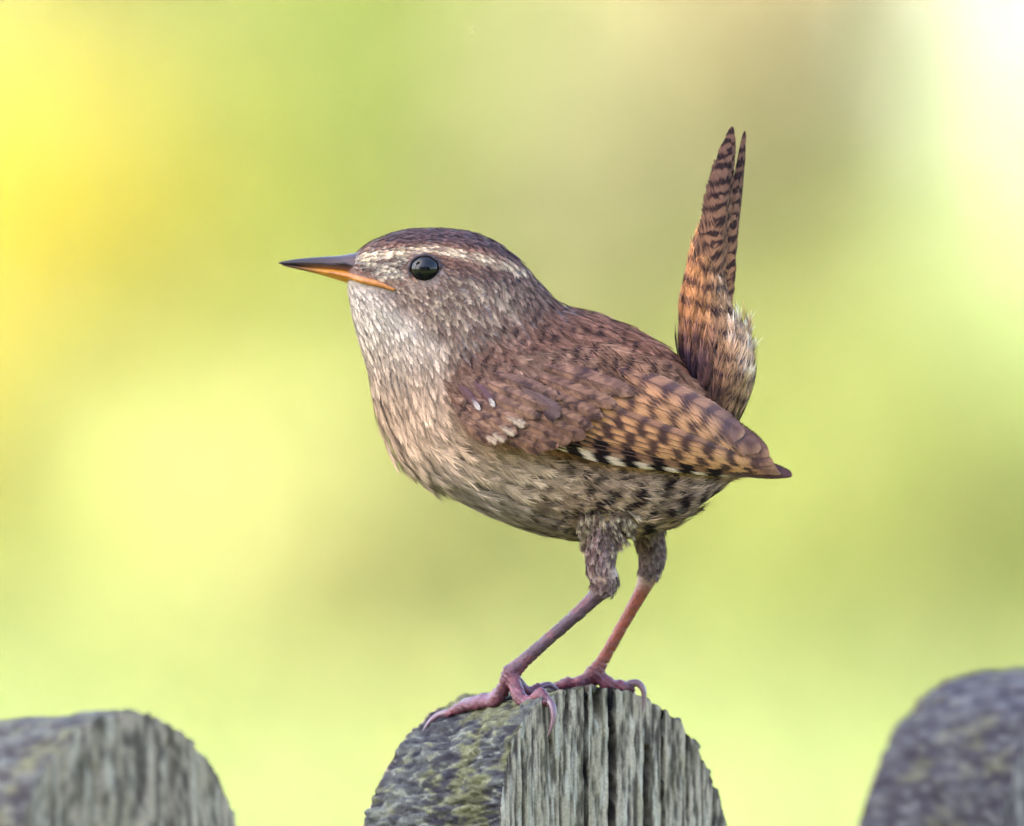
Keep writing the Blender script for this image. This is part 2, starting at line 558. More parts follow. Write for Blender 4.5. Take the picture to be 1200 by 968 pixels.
def picket(name, peak, nx, ns, nw, seed, cracks, parent, origin, ztop):
    ef, eb_, sk = (NEXP, 1.9, SKEW) if seed == 1 else (2.05, 1.8, SKEW * 0.2)
    x, z = arch(nx, ef, sk)
    top = ztop / U + z                                      # heights above the ground in units
    if seed == 1:
        top = top + 3.0 * (vnoise(x / 21, 0 * x, 0 * x, 3) - 0.5) * 2 * smooth(-150, 0, x) + 2.2 * (vnoise(x / 7, 0 * x, 0 * x, 4) - 0.5) * 2
    s = np.concatenate([np.linspace(0, 210, ns), np.geomspace(240, 1500, 9)])
    bottom = 260.0
    Zg = np.maximum(top[:, None] - s[None, :], bottom)
    Zg = np.concatenate([top[:, None] - s[None, :], np.full((nx, 1), bottom)], 1)
    m = Zg.shape[1]
    Xg = np.repeat(x[:, None], m, 1)
    # front and back faces
    n_front = nx * m
    P = [np.stack([Xg, 0 * Xg, Zg], -1).reshape(-1, 3), np.stack([Xg, 0 * Xg + THICK, Zg], -1).reshape(-1, 3)]
    idx_f = np.arange(n_front).reshape(nx, m)
    idx_b = idx_f + n_front
    Ff = np.stack([idx_f[:-1, :-1], idx_f[:-1, 1:], idx_f[1:, 1:], idx_f[1:, :-1]], -1).reshape(-1, 4)
    Fb = np.stack([idx_b[:-1, :-1], idx_b[1:, :-1], idx_b[1:, 1:], idx_b[:-1, 1:]], -1).reshape(-1, 4)
    # rim: up the first column, over the crown, down the last column
    rim_f = np.concatenate([idx_f[0, ::-1], idx_f[1:, 0], idx_f[-1, 1:]])
    rim_b = rim_f + n_front
    rp = P[0][rim_f]
    ws = np.linspace(0, THICK, nw)[1:-1]
    inner = np.stack([np.repeat(rp[:, None, 0], len(ws), 1), np.repeat(ws[None, :], len(rp), 0), np.repeat(rp[:, None, 2], len(ws), 1)], -1)
    P.append(inner.reshape(-1, 3))
    idx_i = np.arange(len(rp) * len(ws)).reshape(len(rp), len(ws)) + 2 * n_front
    full = np.concatenate([rim_f[:, None], idx_i, rim_b[:, None]], 1)
    Fr = np.stack([full[:-1, :-1], full[1:, :-1], full[1:, 1:], full[:-1, 1:]], -1).reshape(-1, 4)
    V = np.vstack(P)
    F = np.vstack([Ff, Fb, Fr])
    # the weathered back shoulder is rounder than the front edge
    xb, zb = arch(nx, eb_, 0.0)
    zb = (zb + RV) * (1 - 22 / RV) - RV
    lft = 0.3 + 0.7 * smooth(120, 0, x)
    def worn(ii, q):
        return q * (xb - x)[ii] * lft[ii], q * (zb - z)[ii] * lft[ii]
    col_i = np.repeat(np.arange(nx), m)
    dxb, dzb = worn(col_i, 1.0)
    fade = np.tile(np.concatenate([smooth(300, 0, s), [0]]), nx)
    V[n_front:2 * n_front, 0] += dxb * fade
    V[n_front:2 * n_front, 2] += dzb * fade
    rim_col = np.concatenate([np.zeros(m, int), np.arange(1, nx), np.full(m - 1, nx - 1)])
    q_ = np.tile(ws / THICK, len(rp))
    dxi, dzi = worn(np.repeat(rim_col, len(ws)), q_)
    V[2 * n_front:, 0] += dxi
    V[2 * n_front:, 2] += dzi
    # smooth normals
    e1, e2 = V[F[:, 2]] - V[F[:, 0]], V[F[:, 3]] - V[F[:, 1]]
    fn = np.cross(e1, e2)
    N = np.zeros_like(V)
    for k in range(4):
        np.add.at(N, F[:, k], fn)
    N /= np.linalg.norm(N, axis=1, keepdims=True) + 1e-12
    xx, ww, zz = V[:, 0], V[:, 1], V[:, 2] - ztop / U
    front = smooth(0.35, 0.8, np.abs(N[:, 1]))
    edge = 1 - front
    # wood fibres on the faces
    wob = 7 * (fbm(xx / 60, zz / 160, 0 * xx, 3, seed + 2) - 0.5)
    fib = fbm((xx + wob) / 4.6, zz / 80, ww / 200, 4, seed + 11)
    fib2 = fbm((xx + wob) / 22.0, zz / 190, ww / 200, 3, seed + 12)
    pit = fbm((xx + wob) / 5.0, zz / 17, 0 * xx, 3, seed + 13)
    amp = 1.0 if seed == 1 else 0.15
    h = amp * front * (1.7 * (fib - 0.5) + 1.2 * (fib2 - 0.5) + 2.6 * (pit - 0.5))
    # layered, scaly crown
    tilt = ww * 0.22
    d1, d2, cid = worley(xx / 17 + 0.8 * fbm(xx / 20, ww / 20, zz / 20, 2, 8), ww / 55 + 0.5 * fbm(xx / 25, ww / 25, zz / 25, 2, 18), (zz + tilt) / 12, seed + 21)
    scale = smooth(0.02, 0.3, d2 - d1)
    rough = fbm(xx / 9, ww / 24, zz / 6, 4, seed + 23)
    big = fbm(xx / 48, ww / 48, zz / 30, 3, seed + 25)
    h += edge * (3.6 * (cid - 0.5) + 3.2 * (scale - 1) + 7 * (rough - 0.5) + 9 * (big - 0.5))
    # splits running down the grain
    split = np.zeros(len(V))
    crack_shade = np.zeros(len(V))
    for (cx, z0, z1, wd, dp, wav) in cracks:
        xc = cx + wav * (fbm(0 * zz + cx, zz / 45, 0 * zz, 3, seed + 40 + int(abs(cx))) - 0.5)
        m1 = smooth(z1 - 22, z1 + 12, zz) * smooth(z0 + 4, z0 - 6, zz)
        wdz = wd * (0.75 + 0.7 * fbm(0 * zz + cx * 3, zz / 25, 0 * zz, 2, seed + 60))
        g = 1 - smooth(0.45, 1.0, np.abs(xx - xc) / wdz)
        g = g * m1 * smooth(95, 35, ww)
        split = np.maximum(split, g * dp)
        crack_shade = np.maximum(crack_shade, (1 - smooth(0.8, 1.5, np.abs(xx - xc) / wdz)) * m1 * smooth(95, 35, ww) * min(1, dp / 24))
    Vd = V + N * h[:, None]
    Vd[:, 1] += np.where(ww < THICK * 0.5, split, 0) * front
    Vd[:, 2] -= split * 0.45 * edge * (zz > -60)
    # colours of the wood itself: silver-grey fibres, brown-grey weathering, algae and lichen
    g1, g2, g3 = C(178, 160, 142), C(76, 66, 62), C(126, 116, 90)
    k1 = smooth(0.38, 0.62, 0.45 * fib + 0.4 * pit + 0.15 * fib2)[:, None]
    wood = g2 * (1 - k1) + g1 * k1
    alg = (smooth(0.45, 0.68, fbm(xx / 42, zz / 70, 0 * xx, 4, seed + 71)) * 0.35)[:, None]
    wood = wood * (1 - alg) + (g3 * (0.55 + 0.6 * k1)) * alg
    pale = (smooth(0.60, 0.74, fbm((xx + wob) / 7, zz / 60, 0 * xx, 3, seed + 73)) * 0.6)[:, None]
    wood = wood * (1 - pale) + C(196, 184, 170) * pale
    c1, c2, c3, c4 = C(88, 90, 88), C(42, 40, 48), C(110, 112, 106), C(98, 98, 56)
    r2 = fbm(xx / 7, ww / 15, zz / 5, 5, seed + 75)
    k2 = smooth(0.30, 0.70, 0.75 * r2 + 0.25 * cid)[:, None]
    crown = c2 * (1 - k2) + c1 * k2
    k3 = smooth(0.58, 0.72, r2)[:, None]
    crown = crown * (1 - k3) + c3 * k3
    lich = fbm(xx / 46 + 3.3, ww / 40, zz / 40, 4, seed + 77)
    lich = smooth(0.54, 0.72, lich + 0.30 * (r2 - 0.5) * 2 + (0.13 * smooth(-70, -10, zz) if seed == 1 else 0))[:, None] * 0.5
    crown = crown * (1 - lich) + c4 * (0.6 + 0.6 * k2) * lich
    col = wood * front[:, None] + crown * edge[:, None]
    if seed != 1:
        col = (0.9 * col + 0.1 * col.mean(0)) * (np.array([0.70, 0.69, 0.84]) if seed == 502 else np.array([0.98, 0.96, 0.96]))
    shade_mix = crack_shade[:, None] * 0.96  # near-black shade painted into the cracks, wider than the splits
    col = col * (1 - shade_mix) + C(20, 15, 20) * shade_mix
    base = np.array([peak[0], peak[1], 0])
    world_v = base + (Vd[:, 0] * U)[:, None] * T_AX + (Vd[:, 1] * U)[:, None] * N_IN + np.stack([0 * xx, 0 * xx, Vd[:, 2] * U], -1)
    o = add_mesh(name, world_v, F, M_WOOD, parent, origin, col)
    return o, world_v, F


STEP = 575 / math.cos(TH) * U
origin_f = np.array([PEAK[0], PEAK[1], 0])
fence = tag(empty('picket_fence', origin_f), 'weathered grey wooden picket fence with rounded tops and patches of lichen', 'fence')
cu = lambda px: (px - 724) / math.cos(TH)
main_cracks = [(cu(687), 3, -260, 3.2, 34, 7), (cu(717), 3, -260, 6.2, 48, 9), (cu(777), 0, -260, 3.0, 32, 8),
               (cu(757), -75, -230, 5.0, 14, 20), (cu(806), -40, -150, 2.0, 16, 8), (cu(645), 3, -70, 2.6, 18, 8),
               (cu(664), 2, -45, 2.2, 14, 8), (cu(824), -60, -170, 1.8, 12, 6), (cu(612), -60, -230, 2.0, 12, 10), (cu(700), 3, -30, 7, 18, 6),
               (cu(838), -90, -200, 1.8, 10, 6)]
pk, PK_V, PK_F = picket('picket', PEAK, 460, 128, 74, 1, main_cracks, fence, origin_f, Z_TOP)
PK_BVH = BVHTree.FromPolygons([Vector(q) for q in PK_V], PK_F.tolist())
side_cracks = [(-70, -60, -240, 5, 6, 12), (60, -40, -240, 4, 5, 12)]
for k, sd in ((-1, 301), (1, 502), (-2, 703), (2, 904)):
    p = PEAK + T_AX * (STEP * k + {-1: 24, 1: 38}.get(k, 0) * U)
    dz = {-1: 5, 1: -8, -2: -4, 2: -10}[k] * U
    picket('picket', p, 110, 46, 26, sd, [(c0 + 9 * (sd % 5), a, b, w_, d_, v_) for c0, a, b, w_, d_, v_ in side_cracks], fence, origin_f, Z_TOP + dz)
# two rails nailed across the backs of the pickets
for zr in (0.32, 0.80):
    L = STEP * 3.2
    a = np.array([[-L, 0, 0], [L, 0, 0]])
    ys, zs = (THICK + 4) * U, zr
    n = 24
    t = np.linspace(-L, L, n)
    prof = np.array([(0, -0.03), (0.022, -0.03), (0.022, 0.03), (0, 0.03)])
    V = []
    for q in t:
        for (dy, dzz) in prof:
            V.append(origin_f + T_AX * q + N_IN * (ys + dy) + np.array([0, 0, zs + dzz + 0.001 * math.sin(q * 37)]))
    V = np.array(V)
    F = grid_faces(n, 4, wrap=True).tolist() + [[0, 1, 2, 3], [4 * n - 1, 4 * n - 2, 4 * n - 3, 4 * n - 4]]
    cc = C(110, 108, 100) * (0.7 + 0.6 * fbm(V[:, 0] * 90, V[:, 1] * 90, V[:, 2] * 90, 3, 6))[:, None]
    add_mesh('rail', V, F, M_WOOD, fence, origin_f, cc, smooth_shade=False)
for q in (-2.6, 2.6):
    p = origin_f + T_AX * STEP * q + N_IN * ((THICK + 4) * U + 0.024)
    V, F = [], []
    hw = 0.035
    for zz in (-0.15, 0.3, 0.7, 0.88):
        for (a, b) in ((-hw, 0), (hw, 0), (hw, 2 * hw), (-hw, 2 * hw)):
            V.append(p + T_AX * a + N_IN * b + np.array([0, 0, zz]))
    V.append(p + N_IN * hw + np.array([0, 0, 0.905]))
    F = grid_faces(4, 4, wrap=True).tolist() + [[12, 13, 16], [13, 14, 16], [14, 15, 16], [15, 12, 16], [3, 2, 1, 0]]
    cc = np.tile(C(105, 102, 95), (len(V), 1))
    add_mesh('post', np.array(V), F, M_WOOD, fence, origin_f, cc, smooth_shade=False)

# ------------------------------------------------------------------ the wren
ORG = W(640, surf(640, 0), 0)
wren = tag(empty('wren', ORG), 'small brown wren with cocked barred tail perched on the fence picket', 'bird')


def bird(name, verts, faces, mat, parent=None, colors=None, kind=None, smooth_shade=True):
    o = add_mesh(name, verts, faces, mat, parent if parent is not None else wren, ORG, colors, smooth_shade)
    if kind: o['kind'] = kind
    return o


# torso and head: pairs of upper / lower outline points and half width
SEC = np.array([
    (404, 306, 402, 322, 9), (417, 291, 406, 344, 24), (440, 275, 412, 378, 42), (475, 263, 420, 410, 56),
    (520, 261, 428, 440, 64), (563, 268, 434, 470, 71), (600, 289, 440, 495, 78), (632, 322, 452, 525, 88),
    (658, 348, 480, 556, 99), (695, 361, 525, 585, 107), (735, 376, 580, 612, 108), (770, 394, 640, 631, 101),
    (800, 417, 700, 637, 88), (828, 447, 765, 627, 70), (850, 482, 813, 598, 50), (868, 512, 846, 573, 30), (880, 535, 869, 556, 12)], float)
TAIL_SEC = np.array([
    (806, 452, 862, 512, 44), (797, 425, 878, 472, 46), (794, 398, 882, 432, 42), (793, 368, 872, 396, 35),
    (797, 336, 860, 360, 27), (803, 306, 848, 322, 19), (811, 278, 844, 288, 10)], float)


def loft(sec, u, th, inset=0.0, e=2.15):
    """u in section index, th: 0 = upper outline, pi/2 = camera side, pi = lower outline; returns profile coordinates (px, py, y)"""
    u, th = np.broadcast_arrays(np.asarray(u, float), np.asarray(th, float))
    sh = u.shape
    q = catmull(sec, u.ravel()).reshape(sh + (5,))
    c, s = np.cos(th), np.sin(th)
    c = np.sign(c) * np.abs(c) ** (2 / e)
    s = np.sign(s) * np.abs(s) ** (2 / e)
    hx, hy = (q[..., 0] - q[..., 2]) / 2, (q[..., 1] - q[..., 3]) / 2
    ln = np.hypot(hx, hy) + 1e-9
    k = np.maximum(ln - inset, 1.0) / ln
    px = (q[..., 0] + q[..., 2]) / 2 + hx * k * c
    py = (q[..., 1] + q[..., 3]) / 2 + hy * k * c
    y = -np.maximum(q[..., 4] - inset, 1.0) * s
    return np.stack([px, py, y], -1)


def loft_frame(sec, u, th, inset):
    p = loft(sec, u, th, inset)
    du = loft(sec, np.clip(u + 0.05, 0, len(sec) - 1.001), th, inset) - loft(sec, np.clip(u - 0.05, 0, 9e9), th, inset)
    dt = loft(sec, u, th + 0.03, inset) - loft(sec, u, th - 0.03, inset)
    n = np.cross(du, dt)
    n /= np.linalg.norm(n, axis=-1, keepdims=True) + 1e-12
    mid = loft(sec, u, th * 0, inset) * 0.5 + loft(sec, u, th * 0 + np.pi, inset) * 0.5
    flip = np.sign(np.sum(n * (p - mid), -1, keepdims=True))
    n = n * np.where(flip == 0, 1, flip)
    d = du / (np.linalg.norm(du, axis=-1, keepdims=True) + 1e-12)
    return p, d, n, np.linalg.norm(np.cross(du, dt), axis=-1)


def P2W(p):
    return W(p[..., 0], p[..., 1], p[..., 2])


def loft_mesh(sec, inset, nu=90, nt=64):
    u = np.linspace(0, len(sec) - 1.001, nu)
    th = np.linspace(0, 2 * np.pi, nt, endpoint=False)
    p = loft(sec, u[:, None], th[None, :], inset)
    V = P2W(p).reshape(-1, 3)
    F = grid_faces(nu, nt, wrap=True)
    k = len(V)
    V = np.vstack([V, V[:nt].mean(0), V[-nt:].mean(0)])
    j = np.arange(nt)
    j2 = (j + 1) % nt
    e = (nu - 1) * nt
    tri = np.vstack([np.stack([np.full(nt, k), j2, j], -1), np.stack([np.full(nt, k + 1), e + j, e + j2], -1)])
    return V, F, tri


def chain(pts, rads, seg=14, sub=6):
    pts = np.array([W(a, b, c_) for a, b, c_ in pts])
    return tube(pts, np.array(rads) * U, seg, sub)


def on_top(px, y, lift):
    return (px, float(surf(px, y)) - lift, y)


# legs: thigh, tarsus and toes as tapering chains
NEAR_LEG = [(712, 596, -34), (706, 634, -40), (704, 660, -42), (708, 682, -41), (699, 696, -40), (672, 722, -38), (640, 750, -36), (612, 775, -34), (597, 789, -32)]
NEAR_R = [26, 19, 17, 17, 10, 8.0, 7.6, 8.8, 12]
FAR_LEG = [(752, 590, 26), (760, 626, 32), (764, 650, 34), (762, 670, 33), (753, 693, 32), (737, 722, 30), (720, 752, 27), (705, 778, 24), (696, 791, 23)]
FAR_R = [26, 18, 15.5, 13.5, 9, 7.6, 7.2, 8.4, 11.5]
FT = float(surf(741, 40)) - 9
TOES = {
    'near_mid': ([(597, 790, -32), on_top(582, -14, 9), on_top(560, 12, 8), on_top(539, 36, 7), on_top(524, 54, 6)], [10, 8.5, 7.5, 6.8, 5.0],
                 [on_top(527, 51, 7), (514, float(surf(524, 54)) - 5, 58), (504, float(surf(524, 54)) + 2, 58), (495, float(surf(524, 54)) + 13, 56)], [4.4, 3.8, 2.6, 0.5]),
    'near_in': ([(598, 790, -31), on_top(582, 4, 9), on_top(566, 30, 8), on_top(554, 50, 7)], [9, 7.5, 6.5, 5.5],
                [on_top(556, 48, 7), on_top(546, 58, 9), on_top(539, 64, 5), on_top(535, 68, 1)], [4.0, 3.2, 2.2, 0.6]),
    'near_out': ([(600, 790, -33), on_top(609, -48, 9), on_top(622, -66, 8), on_top(633, -82, 7), (641, 820, -93)], [9.5, 8.5, 8.0, 7.8, 6.5],
                 [(640, 815, -90), (647, 824, -97), (648, 840, -101), (641, 859, -101)], [5.0, 4.6, 3.3, 0.6]),
    'near_hind': ([(601, 790, -30), on_top(616, -18, 9), on_top(632, -8, 8)], [9, 7.0, 6.0],
                  [on_top(630, -9, 8), on_top(643, -3, 10), on_top(652, 0, 6), on_top(656, 1, 1)], [4.2, 3.6, 2.2, 0.6]),
    'far_out': ([(697, 790, 23), on_top(712, 24, 9), on_top(727, 30, 9), on_top(741, 40, 9)], [9.5, 8.5, 8.0, 7.6],
                [(737, FT - 3, 37), (748, FT - 4, 36), (755, FT + 7, 34), (753, FT + 30, 33)], [4.8, 4.4, 3.2, 0.6]),
    'far_mid': ([(695, 790, 23), on_top(680, 22, 9), on_top(664, 24, 8), on_top(650, 26, 7)], [9.5, 8, 7, 6],
                [on_top(652, 26, 7), on_top(641, 27, 9), on_top(634, 28, 6), on_top(629, 28, 1)], [4, 3.2, 2.2, 0.6]),
    'far_in': ([(695, 790, 24), on_top(684, 36, 8), on_top(672, 46, 7)], [9, 7, 6],
               [on_top(673, 45, 7), on_top(664, 52, 8), on_top(658, 56, 5), on_top(655, 58, 1)], [4, 3.2, 2.2, 0.6]),
    'far_hind': ([(698, 790, 23), on_top(713, 42, 8), on_top(726, 54, 7)], [9, 7, 6],
                 [on_top(724, 53, 7), on_top(735, 60, 9), on_top(742, 64, 5), on_top(746, 66, 1)], [4.2, 3.4, 2.2, 0.6]),
}


def toe_chain(pts, rad, seg=14):
    """toe with swollen joints"""
    pts, rad = np.array(pts, float), np.array(rad, float)
    n = len(pts)
    t = np.linspace(0, n - 1, (n - 1) * 8 + 1)
    P = catmull(pts, t)
    R = catmull(rad[:, None], t)[:, 0] * (1 + 0.10 * np.cos(2 * np.pi * t))
    return tube(np.array([W(*q) for q in P]), R * U, seg, 1)


parts = [loft_mesh(SEC, 8), loft_mesh(TAIL_SEC, 7, 40, 40), chain(NEAR_LEG, NEAR_R, 18, 8), chain(FAR_LEG, FAR_R, 18, 8)]
parts += [toe_chain(a, b) for a, b, _, _ in TOES.values()]
v, f = join(parts)
raw = bpy.data.objects.new('raw', bpy.data.meshes.new('raw'))
raw.data.from_pydata([tuple(q) for q in v], [], f)
COL.objects.link(raw)
rm = raw.modifiers.new('r', 'REMESH')
rm.mode = 'VOXEL'
rm.voxel_size = 1.9 * U
rm.use_smooth_shade = True
sm = raw.modifiers.new('s', 'SMOOTH')
sm.factor = 0.5
sm.iterations = 2
dg = bpy.context.evaluated_depsgraph_get()
em = raw.evaluated_get(dg).to_mesh()
bv = np.empty(len(em.vertices) * 3, np.float32)
em.vertices.foreach_get('co', bv)
bv = bv.reshape(-1, 3).astype(float)
bn = np.empty(len(em.vertices) * 3, np.float32)
em.vertices.foreach_get('normal', bn)
bn = bn.reshape(-1, 3)
bf = [tuple(p.vertices) for p in em.polygons]
raw.evaluated_get(dg).to_mesh_clear()
bpy.data.objects.remove(raw)
ppx, ppy, pyy = bv[:, 0] / U + 600, 484 - (bv[:, 2] - ZC) / U, bv[:, 1] / U
is_leg = smooth(675, 700, ppy)
far = smooth(-8, 2, pyy - 0.0 * ppx)
# scutes across the tarsus and wrinkles at the toe joints
ring = fbm(ppx / 5.5, ppy / 5.5, pyy / 5.5, 3, 3)
along = (ppy - 700) * 0.75 - (ppx - 690) * 0.65
scute = np.abs(((along / 15.0) % 1) - 0.5) * 2
hgt = is_leg * (1.5 * (ring - 0.5) - 1.3 * smooth(0.82, 1.0, scute)) * smooth(700, 720, ppy) - smooth(765, 780, ppy) * 1.1 * smooth(0.6, 1, np.abs(((along / 6.5) % 1) - 0.5) * 2)
bv = bv + bn * (hgt * U)[:, None]
k_foot = C(98, 55, 70)
low = smooth(765, 800, ppy)[:, None]
# the shank is horn-coloured, redder skin shows at the ankles and between the toes
tars = C(82, 57, 70) * (1 - low) + k_foot * low
mot = fbm(ppx / 14, ppy / 14, pyy / 14, 4, 9)[:, None]
farl = smooth(5, 12, pyy - 0.12 * (ppx - 690))[:, None] * (1 - low)
tars = tars * (1 - 0.9 * farl) + C(128, 58, 34) * 0.9 * farl  # far shank's red backlight painted into its colour
tars = tars * (0.7 + 0.6 * mot) * (1 - smooth(0.55, 0.7, mot) * 0.4) + C(120, 50, 50) * smooth(0.52, 0.68, mot) * 0.4

for nm, (tp, tr, cp, cr) in TOES.items():
    v, q, t = chain(cp, cr, 12, 6)
    v, f = join([(v, q, t)])
    kk = np.linspace(0, 1, len(v))[:, None]
    bird('claw', v, f, M_CLAW, colors=C(92, 62, 76) * (1 - kk) + C(134, 104, 114) * kk)


# ---- bill
def bill_half(sec, name, colfun, e=1.7):
    """sec rows: px, upper py, lower py, half width; bluntly pointed horn"""
    sec = np.array(sec, float)
    u = np.linspace(0, len(sec) - 1.001, 60)
    th = np.linspace(0, 2 * np.pi, 32, endpoint=False)
    q = catmull(sec, u)
    c, s = np.cos(th), np.sin(th)
    c2, s2 = np.sign(c) * np.abs(c) ** (2 / e), np.sign(s) * np.abs(s) ** (2 / e)
    px = np.repeat(q[:, :1], 32, 1)
    py = ((q[:, 1] + q[:, 2]) / 2)[:, None] - ((q[:, 2] - q[:, 1]) / 2)[:, None] * c2[None]
    y = -q[:, 3:4] * s2[None] * 1.0
    V = P2W(np.stack([px, py, y], -1)).reshape(-1, 3)
    k = len(V)
    V = np.vstack([V, V[:32].mean(0), V[-32:].mean(0)])
    F = grid_faces(60, 32, wrap=True).tolist()
    for j in range(32):
        F.append((k, (j + 1) % 32, j))
        F.append((k + 1, 59 * 32 + j, 59 * 32 + (j + 1) % 32))
    vx, vy = V[:, 0] / U + 600, 484 - (V[:, 2] - ZC) / U
    return bird(name, V, F, M_BILL, colors=colfun(vx, vy))


def up_col(x, y):
    k = smooth(340, 425, x)[:, None]
    base = C(36, 27, 34) * (1 - k) + C(66, 48, 52) * k
    edge = smooth(4, 10, y - (300 + 0.10 * (x - 330)))[:, None] * smooth(345, 380, x)[:, None]
    return base * (1 - edge * 0.75) + C(150, 98, 60) * edge * 0.75


def lo_col(x, y):
    k = smooth(335, 395, x)[:, None]
    return C(74, 50, 46) * (1 - k) + C(196, 130, 46) * k


upper = bill_half([(326.5, 307.5, 309, 0.6), (333, 305.8, 310.3, 2.4), (350, 303.2, 312.8, 4.8), (375, 301, 316, 8.2), (398, 299.5, 320, 12.6), (420, 296, 326, 19), (440, 296, 330, 24)], 'upper_bill', up_col)
bill_half([(331, 309.6, 311, 0.6), (340, 310.5, 313.6, 2.4), (360, 312.5, 318.2, 5), (382, 313.5, 324, 9.2), (404, 314.5, 331, 14.6), (424, 318, 336.5, 21), (440, 324, 338, 24)], 'lower_bill', lo_col)

# ---- torso samples, used for the eye, the wing surface and the plumage
bt = BVHTree.FromPolygons([Vector(q) for q in bv], bf)


def near_y(px, py):
    w = W(px, py, -400)
    h = bt.ray_cast(Vector(w), Vector((0, 1, 0)))
    return h[0][1] / U if h[0] is not None else 0.0


# gape: fleshy orange corner of the mouth lying on the cheek
gp = [(384, 318.5, -11), (402, 321.5, -18), (414, 324, -24), (426, 327.5, near_y(426, 327) - 4), (444, 331.5, near_y(444, 332) - 2), (463, 338, near_y(463, 338) - 3.5)]
v, q, t = chain(gp, [1.2, 3.0, 4.0, 4.2, 3.6, 1.6], 10, 6)
v, f = join([(v, q, t)])
g_o = bird('gape', v, f, M_BILL, colors=C(160, 100, 46) * (0.75 + 0.5 * rng.random((len(v), 1))))
# nostril slit
for sgn in (1, -1):
    v, q, t = chain([(392, 307.5, -sgn * 10.2), (402, 308.5, -sgn * 13.2), (412, 311, -sgn * 15.8)], [0.8, 2.6, 1.0], 10, 5)
    v, f = join([(v, q, t)])
    bird('nostril', v, f, M_BILL, colors=np.tile(C(40, 26, 30), (len(v), 1)))

# eyes
EX, EY, ER = 498, 314, 18.5
ey = near_y(EX, EY)
for sgn in (1, -1):
    cy = (ey + 6.0) * sgn
    nu, nt = 28, 40
    a = np.linspace(0, np.pi, nu)[:, None]
    b = np.linspace(0, 2 * np.pi, nt, endpoint=False)[None, :]
    p = np.stack([EX + ER * np.sin(a) * np.cos(b), EY - ER * 0.9 * np.sin(a) * np.sin(b), cy - sgn * ER * 0.92 * np.cos(a) + 0 * b], -1)
    e_o = bird('eye', P2W(p).reshape(-1, 3), grid_faces(nu, nt, wrap=True), M_EYE)
    b = np.linspace(0, 2 * np.pi, 49)
    rr = ER * 1.0
    ringp = np.stack([EX + rr * np.cos(b), EY - rr * 0.9 * np.sin(b), 0 * b + cy - sgn * 6.0], -1)
    v, q, t = tube(P2W(ringp), np.full(49, 2.0) * U * (1 + 0.25 * np.sin(b * 9)), 10, 1, caps=False)
    v, f = join([(v, q, t)])
    lid = C(58, 44, 50) * (0.8 + 0.5 * rng.random((len(v), 1)))
    bird('eyelid', v, f, M_SKIN, colors=lid)


# ---- plumage -----------------------------------------------------------------
def polyline_dist(px, py, pts):
    d = np.full(px.shape, 1e9)
    for (x0, y0), (x1, y1) in zip(pts[:-1], pts[1:]):
        vx, vy = x1 - x0, y1 - y0
        t = np.clip(((px - x0) * vx + (py - y0) * vy) / (vx * vx + vy * vy), 0, 1)
        d = np.minimum(d, np.hypot(px - x0 - t * vx, py - y0 - t * vy))
    return d


def inside(px, py, pts, soft=8):
    """soft polygon mask"""
    d = polyline_dist(px, py, pts + [pts[0]])
    ins = np.zeros(px.shape, bool)
    n = len(pts)
    for k in range(n):
        x0, y0 = pts[k]
        x1, y1 = pts[(k + 1) % n]
        if y0 == y1:
            continue
        cond = ((y0 > py) != (y1 > py)) & (px < (x1 - x0) * (py - y0) / (y1 - y0) + x0)
        ins ^= cond
    return smooth(-soft, soft, np.where(ins, d, -d))


